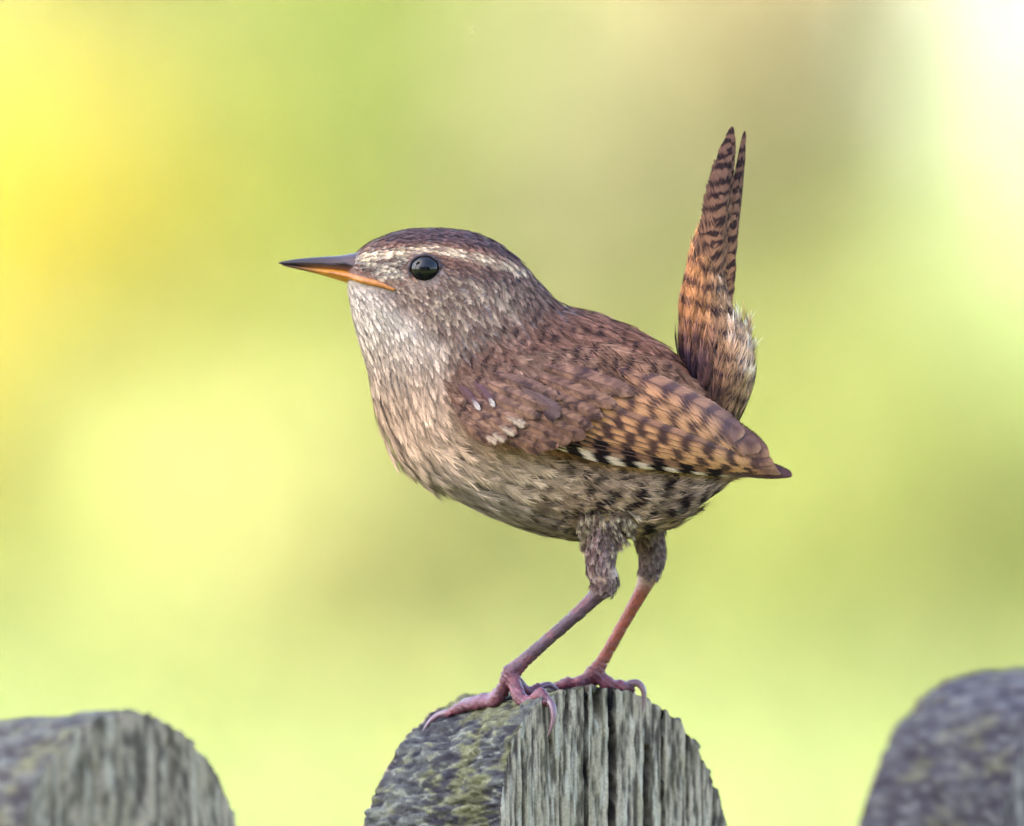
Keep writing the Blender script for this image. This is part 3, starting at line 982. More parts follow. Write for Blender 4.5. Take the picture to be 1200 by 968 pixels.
def barbs(P, D, Nn, L, Wd, K, base, bar, bar_amp, bar_f, bar_ph, tip, tip_amp, seed, lift=0.13, kap=0.0, wisp=1.0, thick=1.0, root=0.06, pat=None):
    """contour feathers made of fine barbs. All arrays are in profile units (px, py, y)."""
    r = np.random.default_rng(seed)
    N = len(P)
    B = np.cross(Nn, D)
    B /= np.linalg.norm(B, axis=1, keepdims=True) + 1e-9
    j = np.tile(np.arange(K), 2)
    side = np.repeat([1.0, -1.0], K)
    t0 = (j[None, :] + r.uniform(0, 1, (N, 2 * K))) / K * 0.72 + 0.02
    prof = np.minimum(1, (t0 + 0.12) * 2.2) ** 0.8 * (1 - 0.95 * np.clip(t0 / 0.76, 0, 1) ** 2.4)
    lat = side[None] * Wd[:, None] * prof * r.uniform(0.7, 1.15, t0.shape)
    reach = np.abs(lat) * r.uniform(1.0, 1.9, t0.shape) + 0.16 * L[:, None] * r.uniform(0.4, 1.3 * wisp, t0.shape)
    fr = np.array([0.0, 0.5, 1.0])
    al = t0[..., None] * L[:, None, None] + reach[..., None] * fr ** 0.9
    la = lat[..., None] * fr ** 1.15 + (r.normal(size=t0.shape) * 0.06 * Wd[:, None])[..., None] * fr
    tt = al / L[:, None, None]
    hh = L[:, None, None] * (root + lift * tt * r.uniform(0.5, 1.7, N)[:, None, None]) - kap[:, None, None] * al ** 2 * 0.5 - (la ** 2) / (Wd[:, None, None] * 5.0 + 1e-6)
    hh = hh + (r.normal(size=t0.shape) * 0.009 * L[:, None] * wisp)[..., None] * fr
    cen = P[:, None, None] + al[..., None] * D[:, None, None] + la[..., None] * B[:, None, None] + hh[..., None] * Nn[:, None, None]
    # ribbon sideways direction
    tang = cen[:, :, 2] - cen[:, :, 0]
    roll = Nn[:, None] + 0.22 * r.normal(size=tang.shape)
    sd = np.cross(tang, roll)
    sd /= np.linalg.norm(sd, axis=-1, keepdims=True) + 1e-9
    wid = (L / K)[:, None] * 0.34 * thick * r.uniform(0.7, 1.25, t0.shape)
    wf = np.array([1.0, 0.8, 0.18])
    off = sd[:, :, None] * (wid[..., None] * wf)[..., None]
    V = np.stack([cen - off, cen + off], 3)            # N,2K,3,2,3
    nb = N * 2 * K
    idx = np.arange(nb * 6).reshape(nb, 3, 2)
    F = np.concatenate([np.stack([idx[:, k, 0], idx[:, k, 1], idx[:, k + 1, 1], idx[:, k + 1, 0]], -1) for k in (0, 1)])
    ph = tt * bar_f[:, None, None] + bar_ph[:, None, None] + 0.10 * np.abs(la) / (Wd[:, None, None] + 1e-9)
    bm = smooth(0.05, 0.75, np.sin(2 * np.pi * ph)) * bar_amp[:, None, None]
    if pat is not None:
        bm = np.clip(0.2 * bm + 1.1 * pat(cen[..., 0], cen[..., 1], cen[..., 2]) * bar_amp[:, None, None], 0, 1)
    tm = smooth(0.72, 1.05, tt) * tip_amp[:, None, None]
    c = base[:, None, None] * (1 - bm[..., None]) + bar[:, None, None] * bm[..., None]
    c = c * (1 - tm[..., None]) + tip[:, None, None] * tm[..., None]
    c = c * r.uniform(0.64, 1.36, t0.shape)[..., None, None] * (0.34 + 0.84 * np.clip(tt, 0, 1.1) ** 1.3)[..., None] * r.uniform(0.8, 1.22, N)[:, None, None, None]  # dark feather bases, deepened to paint shade into the gaps between feathers
    c = np.clip(c * np.array([1.12, 1.12, 1.05]), 0, 0.8)
    c = np.repeat(c[:, :, :, None, :], 2, 3)
    return V.reshape(-1, 3), F, c.reshape(-1, 3)


def dart(p, rad, limit=20000):
    """greedy thinning: keep points whose neighbours are at least rad away"""
    cell = 4.0
    gridd = {}
    keep = []
    for i in range(len(p)):
        x, y, z = p[i]
        rr = rad[i]
        n = int(math.ceil(rr / cell))
        cx, cy, cz = int(x // cell), int(y // cell), int(z // cell)
        ok = True
        for a in range(cx - n, cx + n + 1):
            for b in range(cy - n, cy + n + 1):
                for c_ in range(cz - n, cz + n + 1):
                    for q in gridd.get((a, b, c_), ()):
                        if (q[0] - x) ** 2 + (q[1] - y) ** 2 + (q[2] - z) ** 2 < rr * rr:
                            ok = False
                            break
                    if not ok: break
                if not ok: break
            if not ok: break
        if ok:
            keep.append(i)
            gridd.setdefault((cx, cy, cz), []).append((x, y, z))
    return np.array(keep)


WING_POLY = [(528, 448), (560, 425), (640, 418), (720, 425), (790, 440), (850, 490), (900, 535), (860, 548), (760, 546), (660, 534), (600, 520), (545, 492)]


def sample(sec, n, rfun, inset, seed, cond=None):
    r = np.random.default_rng(seed)
    u = r.uniform(0, len(sec) - 1.01, n)
    th = r.uniform(0, 2 * np.pi, n)
    p, d, nn, area = loft_frame(sec, u, th, inset)
    keep = r.random(n) < area / np.quantile(area, 0.98)
    p, d, nn = p[keep], d[keep], nn[keep]
    if cond is not None:
        k = cond(p)
        p, d, nn = p[k], d[k], nn[k]
    rad = rfun(p)
    k = dart(p, rad)
    return p[k], d[k], nn[k], rad[k]


def rad_body(p):
    x, y, z = p.T
    headness = 1 - smooth(0, 150, np.hypot(x - 470, y - 315) - 60)
    r = 9.0 - 4.8 * headness
    r = r * (1 + 0.22 * smooth(430, 520, y))
    r = np.where(np.hypot(x - EX, y - EY) < 42, 3.5, r)
    r = np.where(z > 25, r * 1.7, r)
    return r


def cond_body(p):
    x, y, z = p.T
    ok = np.hypot(x - EX, (y - EY) / 0.92) > 17.6
    ok &= ~((x > 856) & (y > 470))
    ok &= ~((x < 414) & (y > 296) & (y < 331) & (np.abs(z) < 20))
    ok &= ~((x < 462) & (polyline_dist(x, y, [(400, 318), (424, 327), (463, 338)]) < 5.5))
    ok &= ~((inside(x, y, WING_POLY, 1) > 0.5) & (np.abs(z) > 30) & (polyline_dist(x, y, WING_POLY + [WING_POLY[0]]) > 26))
    return ok


bp, bd, bnn, brad = sample(SEC, 150000, rad_body, 8, 11, cond_body)


def body_colors(x, y, z, seed):
    """base, bar colour, bar amount, tip colour, tip amount for contour feathers by place on the bird"""
    r = np.random.default_rng(seed)
    n = len(x)
    rnd = lambda: r.random(n)
    mixc = lambda a, b, m: a * (1 - m[:, None]) + b * m[:, None]
    col = np.tile(C(138, 100, 88), (n, 1))                                        # mantle
    dark = np.tile(C(36, 24, 32), (n, 1))
    bar = np.full(n, 0.5)
    tip = np.tile(C(172, 134, 114), (n, 1))
    tipa = 0.4 * rnd()
    lf = fbm(x / 28, y / 28, z / 28, 3, 31)
    # warmer towards the rump
    m = smooth(620, 760, x + 0.3 * (y - 400))
    col = mixc(col, np.tile(C(150, 100, 82), (n, 1)), m * 0.8)
    # nape and sides of the neck
    m = inside(x, y, [(500, 330), (600, 300), (660, 350), (600, 400), (540, 430), (480, 380)], 18)
    col = mixc(col, np.tile(C(128, 102, 94), (n, 1)), m)
    # underparts
    under = inside(x, y, [(380, 320), (470, 345), (500, 380), (528, 410), (525, 470), (555, 515), (660, 540), (900, 560), (900, 700), (600, 700), (380, 560)], 12)
    ucol = mixc(np.tile(C(222, 210, 198), (n, 1)), np.tile(C(202, 186, 172), (n, 1)), smooth(370, 430, y + 0.3 * (x - 430)))                                      # throat
    ucol = mixc(ucol, np.tile(C(192, 165, 142), (n, 1)), smooth(395, 495, y + 0.25 * (x - 450)))      # breast
    ucol = mixc(ucol, np.tile(C(184, 164, 148), (n, 1)), smooth(510, 570, y))      # belly
    fl = smooth(600, 700, x + 0.4 * (y - 560)) * smooth(520, 545, y)
    ucol = mixc(ucol, np.tile(C(192, 160, 140), (n, 1)), fl)
    col = mixc(col, ucol, under)
    bar = bar * (1 - under) + under * (0.12 + 0.88 * fl)
    lowb = smooth(30, 4, (x * 0.42 + 345) - y + 0 * x) * (x < 700) * smooth(470, 560, x) * under
    col = mixc(col, np.tile(C(150, 140, 142), (n, 1)), lowb * 0.6)
    tip = mixc(tip, np.tile(C(222, 200, 186), (n, 1)), under)
    tipa = np.where(under > 0.5, 0.35 * rnd(), tipa)
    # rear flank: strong dark bars and pale tips
    rear = smooth(740, 840, x) * under
    col = mixc(col, np.tile(C(150, 122, 118), (n, 1)), rear * 0.7)
    bar = np.maximum(bar, 0.95 * rear)
    # cheek: pale and brown mottling
    cheek = inside(x, y, [(436, 338), (462, 334), (520, 322), (600, 325), (605, 372), (545, 412), (505, 392), (460, 362)], 12)
    ch = np.where(rnd()[:, None] < 0.5, C(176, 152, 138)[None], C(124, 100, 94)[None])
    col = mixc(col, ch, cheek * 0.85)
    tip = mixc(tip, np.tile(C(206, 184, 160), (n, 1)), cheek)
    tipa = np.where(cheek > 0.5, rnd() * 0.6, tipa)
    # crown
    crown = inside(x, y, [(405, 300), (440, 283), (475, 285), (530, 284), (575, 294), (610, 312), (640, 345), (700, 350), (640, 250), (480, 230), (400, 270)], 5)
    col = mixc(col, np.tile(C(96, 74, 78), (n, 1)), crown)
    tipa = tipa * (1 - 0.7 * crown)
    bar = bar * (1 - crown) + 0.3 * crown
    # lores and forehead edge
    lore = inside(x, y, [(414, 300), (445, 290), (480, 292), (478, 325), (450, 330), (420, 316)], 6)
    col = mixc(col, np.where(rnd()[:, None] < 0.6, C(176, 160, 146)[None], C(104, 84, 80)[None]), lore)
    # dark stripe behind the eye
    es = smooth(13, 5, polyline_dist(x, y, [(518, 313), (545, 318), (575, 322), (602, 332)]))
    col = mixc(col, np.tile(C(84, 60, 62), (n, 1)), es * np.where(rnd() < 0.3, 0.35, 0.8))
    # pale eyebrow
    eb = smooth(6.8, 2.6, polyline_dist(x, y, [(428, 301), (455, 297), (484, 293.5), (500, 290.5), (525, 294), (550, 300), (572, 305)]))
    eb2 = smooth(7, 2.5, polyline_dist(x, y, [(572, 305), (590, 311), (614, 321)])) * 0.75
    eb = np.maximum(eb, eb2)
    col = mixc(col, np.tile(C(222, 194, 168), (n, 1)), eb * np.where(rnd() < 0.22, 0.25, 0.95))
    bar = bar * (1 - eb) * (1 - es) * (1 - 0.6 * cheek)
    tipa = tipa * (1 - eb)
    # pale ring below the eye
    er = smooth(6, 2, np.abs(np.hypot(x - EX, y - EY) - 23)) * (y > EY)
    col = mixc(col, np.tile(C(176, 146, 136), (n, 1)), er * 0.7)
    col = col * (1 - under[:, None] * (1 - np.array([1.02, 0.96, 1.03])))
    col = col * (0.72 + 0.56 * lf[:, None]) * r.uniform(0.82, 1.2, (n, 1))
    return col, dark, bar, tip, tipa


def body_flow(p, d, n):
    """turn the lie of the feathers: down the throat, back over the flank, round the thighs"""
    x, y, z = p.T
    d = d.copy()
    ear = inside(x, y, [(420, 335), (520, 325), (590, 335), (540, 400), (450, 380)], 20)
    d[:, 1] += 0.7 * ear
    thr = inside(x, y, [(390, 330), (470, 345), (520, 400), (520, 470), (430, 480), (390, 380)], 25)
    d[:, 1] += 0.8 * thr
    fl = inside(x, y, [(640, 560), (860, 560), (780, 640), (660, 650)], 30)
    d[:, 1] += 0.15 * fl
    ang = 0.35 * (fbm(x / 35, y / 35, z / 35, 2, 77) - 0.5) * 2
    b = np.cross(n, d)
    d = d + b * ang[:, None] * 0.8
    d -= n * np.sum(d * n, 1, keepdims=True)
    d /= np.linalg.norm(d, axis=1, keepdims=True) + 1e-9
    return d


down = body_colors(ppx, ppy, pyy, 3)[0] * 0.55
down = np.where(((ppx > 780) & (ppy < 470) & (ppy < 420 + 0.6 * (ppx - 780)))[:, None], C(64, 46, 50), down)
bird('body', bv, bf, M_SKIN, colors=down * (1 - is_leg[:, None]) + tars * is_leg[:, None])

bd = body_flow(bp, bd, bnn)
x, y, z = bp.T
head = (1 - smooth(0, 110, np.hypot(x - 470, y - 315) - 70))
bL = brad * (3.4 - 0.5 * head) * rng.uniform(0.85, 1.25, len(x))
bL = np.where(z > 25, bL * 0.8, bL)
thr_ = inside(x, y, [(380, 325), (470, 345), (520, 390), (525, 460), (560, 530), (430, 540), (380, 400)], 20)
bL = bL * (1.12 + 0.35 * thr_)
bW = bL * (0.225 - 0.06 * thr_)
cc = body_colors(x + bd[:, 0] * bL * 0.6, y + bd[:, 1] * bL * 0.6, z, 5)
kap = 1 / (70 + 130 * (1 - head))
region = {
    'head_plumage': ((x < 640) & (y < 345)) | (head > 0.75),
}
region['throat_plumage'] = ~region['head_plumage'] & (x < 520 + 0.0 * y) & (y < 440)
used = region['head_plumage'] | region['throat_plumage']
under_m = inside(x, y, [(380, 320), (470, 345), (500, 380), (528, 410), (525, 470), (555, 515), (660, 540), (900, 560), (900, 700), (600, 700), (380, 560)], 1) > 0.5
region['breast_plumage'] = ~used & under_m & (x < 600)
used |= region['breast_plumage']
region['flank_plumage'] = ~used & under_m
used |= region['flank_plumage']
region['back_plumage'] = ~used


def flank_pat(px, py, yy):
    ds = 16 * (fbm(px / 26, py / 26, yy / 26, 3, 201) - 0.5)
    w_ = np.cos(2 * np.pi * (0.84 * px + 0.54 * py + ds * 3.2) / 23.0)
    brk = smooth(0.40, 0.54, fbm(px / 12, py / 10, yy / 12, 3, 203))
    return smooth(-0.3, 0.25, w_) * brk


def back_pat(px, py, yy):
    ds = 9 * (fbm(px / 15, py / 15, yy / 15, 3, 205) - 0.5)
    w_ = np.cos(2 * np.pi * (0.9 * px + 0.42 * py + ds * 1.6) / 15.0)
    return smooth(-0.1, 0.7, w_) * smooth(0.40, 0.62, fbm(px / 13, py / 11, yy / 13, 2, 207)) * 1.5


for nm, m in region.items():
    K = {'head_plumage': 15, 'throat_plumage': 20, 'breast_plumage': 32, 'flank_plumage': 34, 'back_plumage': 30}[nm]
    pat = {'flank_plumage': flank_pat, 'breast_plumage': flank_pat, 'back_plumage': back_pat}.get(nm)
    Va, Fa, Ca = np.zeros((0, 3)), np.zeros((0, 4), int), np.zeros((0, 3))
    for sel, kk in ((m & (z < 25), K), (m & (z >= 25), max(6, K // 2))):
        if sel.sum() == 0:
            continue
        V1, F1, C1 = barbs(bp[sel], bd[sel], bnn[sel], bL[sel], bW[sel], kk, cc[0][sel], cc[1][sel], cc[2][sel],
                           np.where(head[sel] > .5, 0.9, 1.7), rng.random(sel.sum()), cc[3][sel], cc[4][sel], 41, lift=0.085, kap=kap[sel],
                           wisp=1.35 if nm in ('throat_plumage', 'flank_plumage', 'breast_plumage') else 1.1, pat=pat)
        Fa = np.vstack([Fa, F1 + len(Va)])
        Va, Ca = np.vstack([Va, V1]), np.vstack([Ca, C1])
    bird(nm, P2W(Va), Fa, M_FEATHER, colors=Ca, kind='stuff')

# thigh plumage
for nm, path, rr, zc in (('near', NEAR_LEG, NEAR_R, -48), ('far', FAR_LEG, FAR_R, 36)):
    pts, rads = np.array(path[:5], float), np.array(rr[:5], float)
    n = 520
    u = rng.uniform(0.2, 3.25 if nm == 'near' else 3.1, n)
    a = rng.uniform(0, 2 * np.pi, n)
    c0 = catmull(pts, u)
    tg = catmull(pts, u + 0.15) - catmull(pts, u - 0.15)
    tg /= np.linalg.norm(tg, axis=1, keepdims=True)
    e1 = np.cross(tg, np.array([0, 0, 1.0]))
    e1 /= np.linalg.norm(e1, axis=1, keepdims=True)
    e2 = np.cross(tg, e1)
    nn = e1 * np.cos(a)[:, None] + e2 * np.sin(a)[:, None]
    p = c0 + nn * (catmull(rads[:, None], u) - 2)
    L = rng.uniform(13, 20, n) * (1 - 0.22 * np.maximum(u - 1.5, 0))
    base = np.where(rng.random((n, 1)) < 0.5, C(128, 104, 106)[None], C(104, 80, 80)[None]) * rng.uniform(0.8, 1.2, (n, 1))
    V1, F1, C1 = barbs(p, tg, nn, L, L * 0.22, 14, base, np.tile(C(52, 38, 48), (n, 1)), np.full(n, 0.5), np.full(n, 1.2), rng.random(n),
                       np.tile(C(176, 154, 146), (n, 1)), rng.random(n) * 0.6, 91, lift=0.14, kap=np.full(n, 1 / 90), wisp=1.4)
    Va, Fa, Ca = V1, F1, C1
    if nm == 'near':                     # long belly feathers falling over the top of the thigh
        n = 110
        qx, qy = rng.uniform(678, 738, n), rng.uniform(592, 630, n)
        yy = np.array([near_y(a_, b_) for a_, b_ in zip(qx, qy)])
        p = np.column_stack([qx, qy, np.minimum(yy, -30) - 2])
        aa = np.radians(78 - 0.35 * (qx - 700) + rng.uniform(-16, 16, n) - 0.6 * np.clip(qx - 715, 0, 40))
        d3 = np.column_stack([np.cos(aa), np.sin(aa), 0.30 + 0 * aa])
        d3 /= np.linalg.norm(d3, axis=1, keepdims=True)
        nn = np.tile([0.0, 0.25, -1.0], (n, 1))
        nn -= d3 * np.sum(nn * d3, 1, keepdims=True)
        nn /= np.linalg.norm(nn, axis=1, keepdims=True)
        L = rng.uniform(14, 22, n)
        base = np.where(rng.random((n, 1)) < 0.6, C(170, 146, 132)[None], C(112, 88, 84)[None])
        V2, F2, C2 = barbs(p, d3, nn, L, L * 0.2, 16, base, np.tile(C(36, 25, 34), (n, 1)), np.full(n, 0.7), np.full(n, 1.3), rng.random(n),
                           np.tile(C(214, 192, 178), (n, 1)), rng.random(n) * 0.8, 93, lift=0.08, kap=np.full(n, 1 / 160), wisp=2.0)
        Fa, Va, Ca = np.vstack([F1, F2 + len(V1)]), np.vstack([V1, V2]), np.vstack([C1, C2])
    bird('thigh_plumage', P2W(Va), Fa, M_FEATHER, colors=Ca, kind='stuff')

# ---- tail coverts
def tail_pat(px, py, yy):
    ds = 12 * (fbm(px / 14, py / 14, yy / 14, 3, 211) - 0.5)
    return smooth(0.15, 0.75, np.cos(2 * np.pi * (py - 0.35 * (px - 835) + ds * 1.5) / 24.0))


tp, td, tn, trad = sample(TAIL_SEC, 26000, lambda p: np.where(p[:, 2] > 15, 12.0, 8.5), 7, 21, lambda p: (p[:, 1] > 300) & (p[:, 1] < 500))
x, y, z = tp.T
n = len(x)
ax = smooth(-14, 26, (x - (835 + 0.05 * (y - 400))))             # 0 on the dorsal side, 1 on the under side
L = trad * (4.6 + 0.6 * ax) * rng.uniform(0.85, 1.3, n)
base = C(204, 138, 94) * (1 - ax[:, None]) + C(204, 156, 124) * ax[:, None]
basal = smooth(392, 440, y)[:, None] * smooth(860, 815, x)[:, None]
base = base * (1 - basal) + C(58, 44, 62) * basal
base = base * rng.uniform(0.75, 1.2, (n, 1))
td2 = td.copy()
td2[:, 0] += 0.30 * ax * smooth(370, 470, y)
td2 -= tn * np.sum(td2 * tn, 1, keepdims=True)
td2 /= np.linalg.norm(td2, axis=1, keepdims=True)
tipc = np.where(ax[:, None] > 0.6, C(236, 220, 208)[None], C(196, 140, 100)[None])
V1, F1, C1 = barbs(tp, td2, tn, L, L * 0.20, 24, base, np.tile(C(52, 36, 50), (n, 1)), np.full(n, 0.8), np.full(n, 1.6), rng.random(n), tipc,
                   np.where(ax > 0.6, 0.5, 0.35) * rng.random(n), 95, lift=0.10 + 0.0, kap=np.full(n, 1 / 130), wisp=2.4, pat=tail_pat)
bird('tail_covert_plumage', P2W(V1), F1, M_FEATHER, colors=C1, kind='stuff')


n = 16
fy = rng.uniform(385, 478, n)
fx = np.interp(fy, [380, 400, 430, 455, 480], [868, 874, 876, 868, 856]) + rng.uniform(-9, 0, n)
p3 = np.column_stack([fx, fy, rng.uniform(-34, 20, n)])
aa = np.radians(np.interp(fy, [385, 430, 478], [-80, -66, -35]) + rng.uniform(-16, 16, n))
d3 = np.column_stack([np.cos(aa), np.sin(aa), rng.uniform(-0.25, 0.1, n)])
d3 /= np.linalg.norm(d3, axis=1, keepdims=True)
nn = np.cross(d3, np.tile([0, 0, 1.0], (n, 1)))
nn = np.column_stack([0.5 + 0 * fy, -0.2 + 0 * fy, -1 + 0 * fy])
nn -= d3 * np.sum(nn * d3, 1, keepdims=True)
nn /= np.linalg.norm(nn, axis=1, keepdims=True)
L = rng.uniform(16, 28, n)
V1, F1, C1 = barbs(p3, d3, nn, L, L * 0.24, 11, np.tile(C(206, 168, 136), (n, 1)) * rng.uniform(0.7, 1.1, (n, 1)), np.tile(C(60, 44, 50), (n, 1)), np.full(n, 0.5), np.full(n, 1.0), rng.random(n),
                   np.tile(C(240, 228, 214), (n, 1)), np.full(n, 0.8), 99, lift=0.05, kap=np.full(n, 1 / 200), wisp=2.8, thick=0.5)
bird('undertail_down', P2W(V1), F1, M_FEATHER, colors=C1, kind='stuff')


# ---- flight feathers: continuous vanes ruled along their barbs
def vane(p0, p1, p2, w_out, w_in, rows, colfun, yfun, seed, ang=32, rag=0.10, shaft_col=None, blunt=3.0):
    """one feather drawn in the profile plane along a curve, lifted on to a surface by yfun(px, py, lateral, t)"""
    r = np.random.default_rng(seed)
    p0, p1, p2 = map(lambda q: np.array(q, float), (p0, p1, p2))
    t = np.linspace(0.0, 1.0, rows)
    S = (1 - t)[:, None] ** 2 * p0 + 2 * (t * (1 - t))[:, None] * p1 + (t ** 2)[:, None] * p2
    T = np.gradient(S, axis=0)
    T /= np.linalg.norm(T, axis=1, keepdims=True)
    Nn = np.stack([-T[:, 1], T[:, 0]], -1)                    # towards larger py: the lower (outer) web
    ln = np.linalg.norm(np.diff(S, axis=0), axis=1).sum()
    m = 6
    V, Cc, F = [], [], []
    base = 0
    for sgn, w in ((1, w_out), (-1, w_in)):
        prof = np.minimum(1, t * 5 + 0.25) * np.clip(1 - t ** blunt, 0, 1) ** 0.55
        clump = np.cumsum(r.random(rows) < 0.08)
        wl = w * prof * (1 - rag * r.random(rows) - rag * 0.8 * r.random(clump.max() + 1)[clump])
        rch = wl / math.tan(math.radians(ang)) * np.clip((1 - t) * 3.0 + 0.15, 0, 1)
        k = np.linspace(0, 1, m)[None, :]
        Q = S[:, None] + Nn[:, None] * sgn * (wl[:, None] * k)[..., None] + T[:, None] * (rch[:, None] * k ** 1.2)[..., None]
        lat = (wl[:, None] / max(w, 1e-6)) * k
        yv = yfun(Q[..., 0], Q[..., 1], sgn * lat, t[:, None] + 0 * k)
        yv = yv + (0.2 * ((np.arange(rows) % 2) * 2 - 1))[:, None] * k + (r.normal(size=rows) * 0.15)[:, None] * k
        col = colfun(Q[..., 0], Q[..., 1], sgn * lat, t[:, None] + 0 * k)
        col = col * r.uniform(0.85, 1.15, (rows, 1, 1)) * np.array([1.04, 1.0, 0.97])
        V.append(np.concatenate([Q, yv[..., None]], -1).reshape(-1, 3))
        Cc.append(col.reshape(-1, 3))
        g = grid_faces(rows, m, base=base)
        F.append(g)
        base += rows * m
    # shaft: a narrow raised strip
    hw = 0.5 * (1 - 0.8 * t)
    for s_ in (-1, 1):
        q = S + Nn * (s_ * hw)[:, None]
        yv = yfun(q[:, 0], q[:, 1], 0 * t, t) - 0.9
        V.append(np.concatenate([q, yv[:, None]], -1))
        Cc.append(np.tile(C(92, 66, 62) if shaft_col is None else shaft_col, (rows, 1)))
    i = np.arange(rows - 1)
    F.append(np.stack([base + i, base + i + 1, base + rows + i + 1, base + rows + i], -1))
    return P2W(np.vstack(V)), np.vstack(F), np.vstack(Cc)


# near-side height field of the body, blurred, for the wing to lie on
gx, gy = np.arange(480, 980, 4.0), np.arange(360, 640, 4.0)
H = np.full((len(gx), len(gy)), np.nan)
uu, tt = np.meshgrid(np.linspace(0, len(SEC) - 1.01, 500), np.linspace(0.02, np.pi - 0.02, 240), indexing='ij')
pp = loft(SEC, uu, tt, 8).reshape(-1, 3)
ix, iy = ((pp[:, 0] - gx[0]) / 4).round().astype(int), ((pp[:, 1] - gy[0]) / 4).round().astype(int)
ok = (ix >= 0) & (ix < len(gx)) & (iy >= 0) & (iy < len(gy))
Hm = np.full(H.shape, 1e9)
np.minimum.at(Hm, (ix[ok], iy[ok]), pp[ok, 2])
known = Hm < 1e8
Hf = np.where(known, Hm, 0.0)
for _ in range(60):
    p_ = np.pad(Hf, 1, mode='edge')
    av = (p_[2:, 1:-1] + p_[:-2, 1:-1] + p_[1:-1, 2:] + p_[1:-1, :-2]) / 4
    Hf = np.where(known, Hm, av)
for _ in range(24):
    p_ = np.pad(Hf, 1, mode='edge')
    Hf = (p_[2:, 1:-1] + p_[:-2, 1:-1] + p_[1:-1, 2:] + p_[1:-1, :-2] + 2 * p_[1:-1, 1:-1]) / 6


def wing_y(px, py):
    px, py = np.asarray(px, float), np.asarray(py, float)
    fx, fy = np.clip((px - gx[0]) / 4, 0, len(gx) - 1.001), np.clip((py - gy[0]) / 4, 0, len(gy) - 1.001)
    i, j = fx.astype(int), fy.astype(int)
    a, b = fx - i, fy - j
    h = Hf[i, j] * (1 - a) * (1 - b) + Hf[i + 1, j] * a * (1 - b) + Hf[i, j + 1] * (1 - a) * b + Hf[i + 1, j + 1] * a * b
    return h - 7.0 - 7.0 * smooth(520, 600, px) * smooth(930, 820, px)


# wing: thin arm-and-hand shell that carries the feathers
n1, n2 = 40, 14
tt = np.linspace(0, 1, n1)
topl = catmull(np.array([(548, 452), (600, 440), (680, 440), (760, 462), (830, 500), (872, 528)], float), tt * 5)
botl = catmull(np.array([(552, 482), (605, 508), (680, 522), (760, 535), (830, 542), (876, 545)], float), tt * 5)
k = np.linspace(0, 1, n2)[None, :, None]
Q = topl[:, None] * (1 - k) + botl[:, None] * k
front_y = wing_y(Q[..., 0], Q[..., 1]) + 3
Vw = np.concatenate([np.concatenate([Q, front_y[..., None]], -1).reshape(-1, 3), np.concatenate([Q, front_y[..., None] + 4], -1).reshape(-1, 3)])
Fw = np.vstack([grid_faces(n1, n2), grid_faces(n1, n2)[:, ::-1] + n1 * n2])
Cw = np.tile(C(70, 50, 50), (len(Vw), 1))
wing = bird('wing', P2W(Vw), Fw, M_FEATHER, colors=Cw)
wing_children = []


def wing_part(name, v, f, c, mat=None, kind=None):
    o = bird(name, v, f, mat or M_VANE, parent=wing, colors=c, kind=kind)
    wing_children.append(o)
    return o


RUF, BARC = C(204, 142, 106), C(48, 32, 42)


def mix3(a, b, m):
    return a * (1 - m[..., None]) + b * m[..., None]


def sec_col(ph, tipx, dusk):
    def f(px, py, lat, t):
        s_ = (px - 660) * 0.80 + (py - 480) * 0.60 + ph * 0.5
        edge = 10 * (fbm(px / 9, py / 9, 0 * px + ph, 3, 51) - 0.5)
        w_ = np.cos(2 * np.pi * (s_ + edge - 8 * np.clip(lat, -0.6, 1) ** 2) / 27.0)
        bm = smooth(0.05, 0.5, w_)
        tone = fbm(px / 8, py / 8, 0 * px + ph, 3, 52)
        pale = smooth(-0.2, -0.9, w_) * smooth(0.0, 0.7, lat)
        c = mix3(np.broadcast_to(RUF, px.shape + (3,)) * (0.62 + 0.7 * tone)[..., None], np.broadcast_to(C(214, 160, 118), px.shape + (3,)), pale * 0.6)
        c = mix3(c, np.broadcast_to(BARC, px.shape + (3,)), bm * 0.9)
        inner = smooth(0.15, -0.4, lat)                       # inner web is duller
        c = mix3(c, np.broadcast_to(C(104, 74, 70), c.shape), inner * 0.55)
        tipm = smooth(tipx - 42, tipx - 12, px)
        c = mix3(c, np.broadcast_to(C(104, 74, 74), c.shape), tipm * 0.85)
        c = mix3(c, np.broadcast_to(C(70, 48, 54), c.shape), smooth(0.35, 0.02, np.abs(lat)) * 0.6)  # dark feather centre, doubling as a painted shadow line beside the overlap
        rim = smooth(0.74, 0.95, np.abs(lat)) * 0.75 + smooth(0.93, 0.99, t) * 0.5
        return mix3(c, np.broadcast_to(C(198, 150, 120), c.shape), np.clip(rim, 0, 1) * (0.5 + 0.4 * tipm)) * dusk
    return f


def prim_col(ph, tipx, k):
    spotted = smooth(9.5, 11.5, float(k))
    def f(px, py, lat, t):
        s_ = (px - 688) + ph
        edge = 4.0 * (fbm(px / 5, py / 5, 0 * px, 2, 61 + k) - 0.5)
        w_ = np.cos(2 * np.pi * (s_ + edge) / 33.5)
        pale = smooth(0.0, 0.35, w_) * smooth(-0.05, 0.25, lat)
        far_ = smooth(870, 842, px)
        c = mix3(np.broadcast_to(C(30, 18, 28), px.shape + (3,)), np.broadcast_to(C(150, 104, 86) * (1 - spotted) + C(236, 208, 204) * spotted, px.shape + (3,)), pale * far_)
        tipm = smooth(842, 880, px)
        c = mix3(c, np.broadcast_to(C(84, 58, 66), c.shape), tipm)
        rim = smooth(0.75, 0.95, lat) * tipm
        return mix3(c, np.broadcast_to(C(186, 152, 146), c.shape), rim * 0.7)
    return f


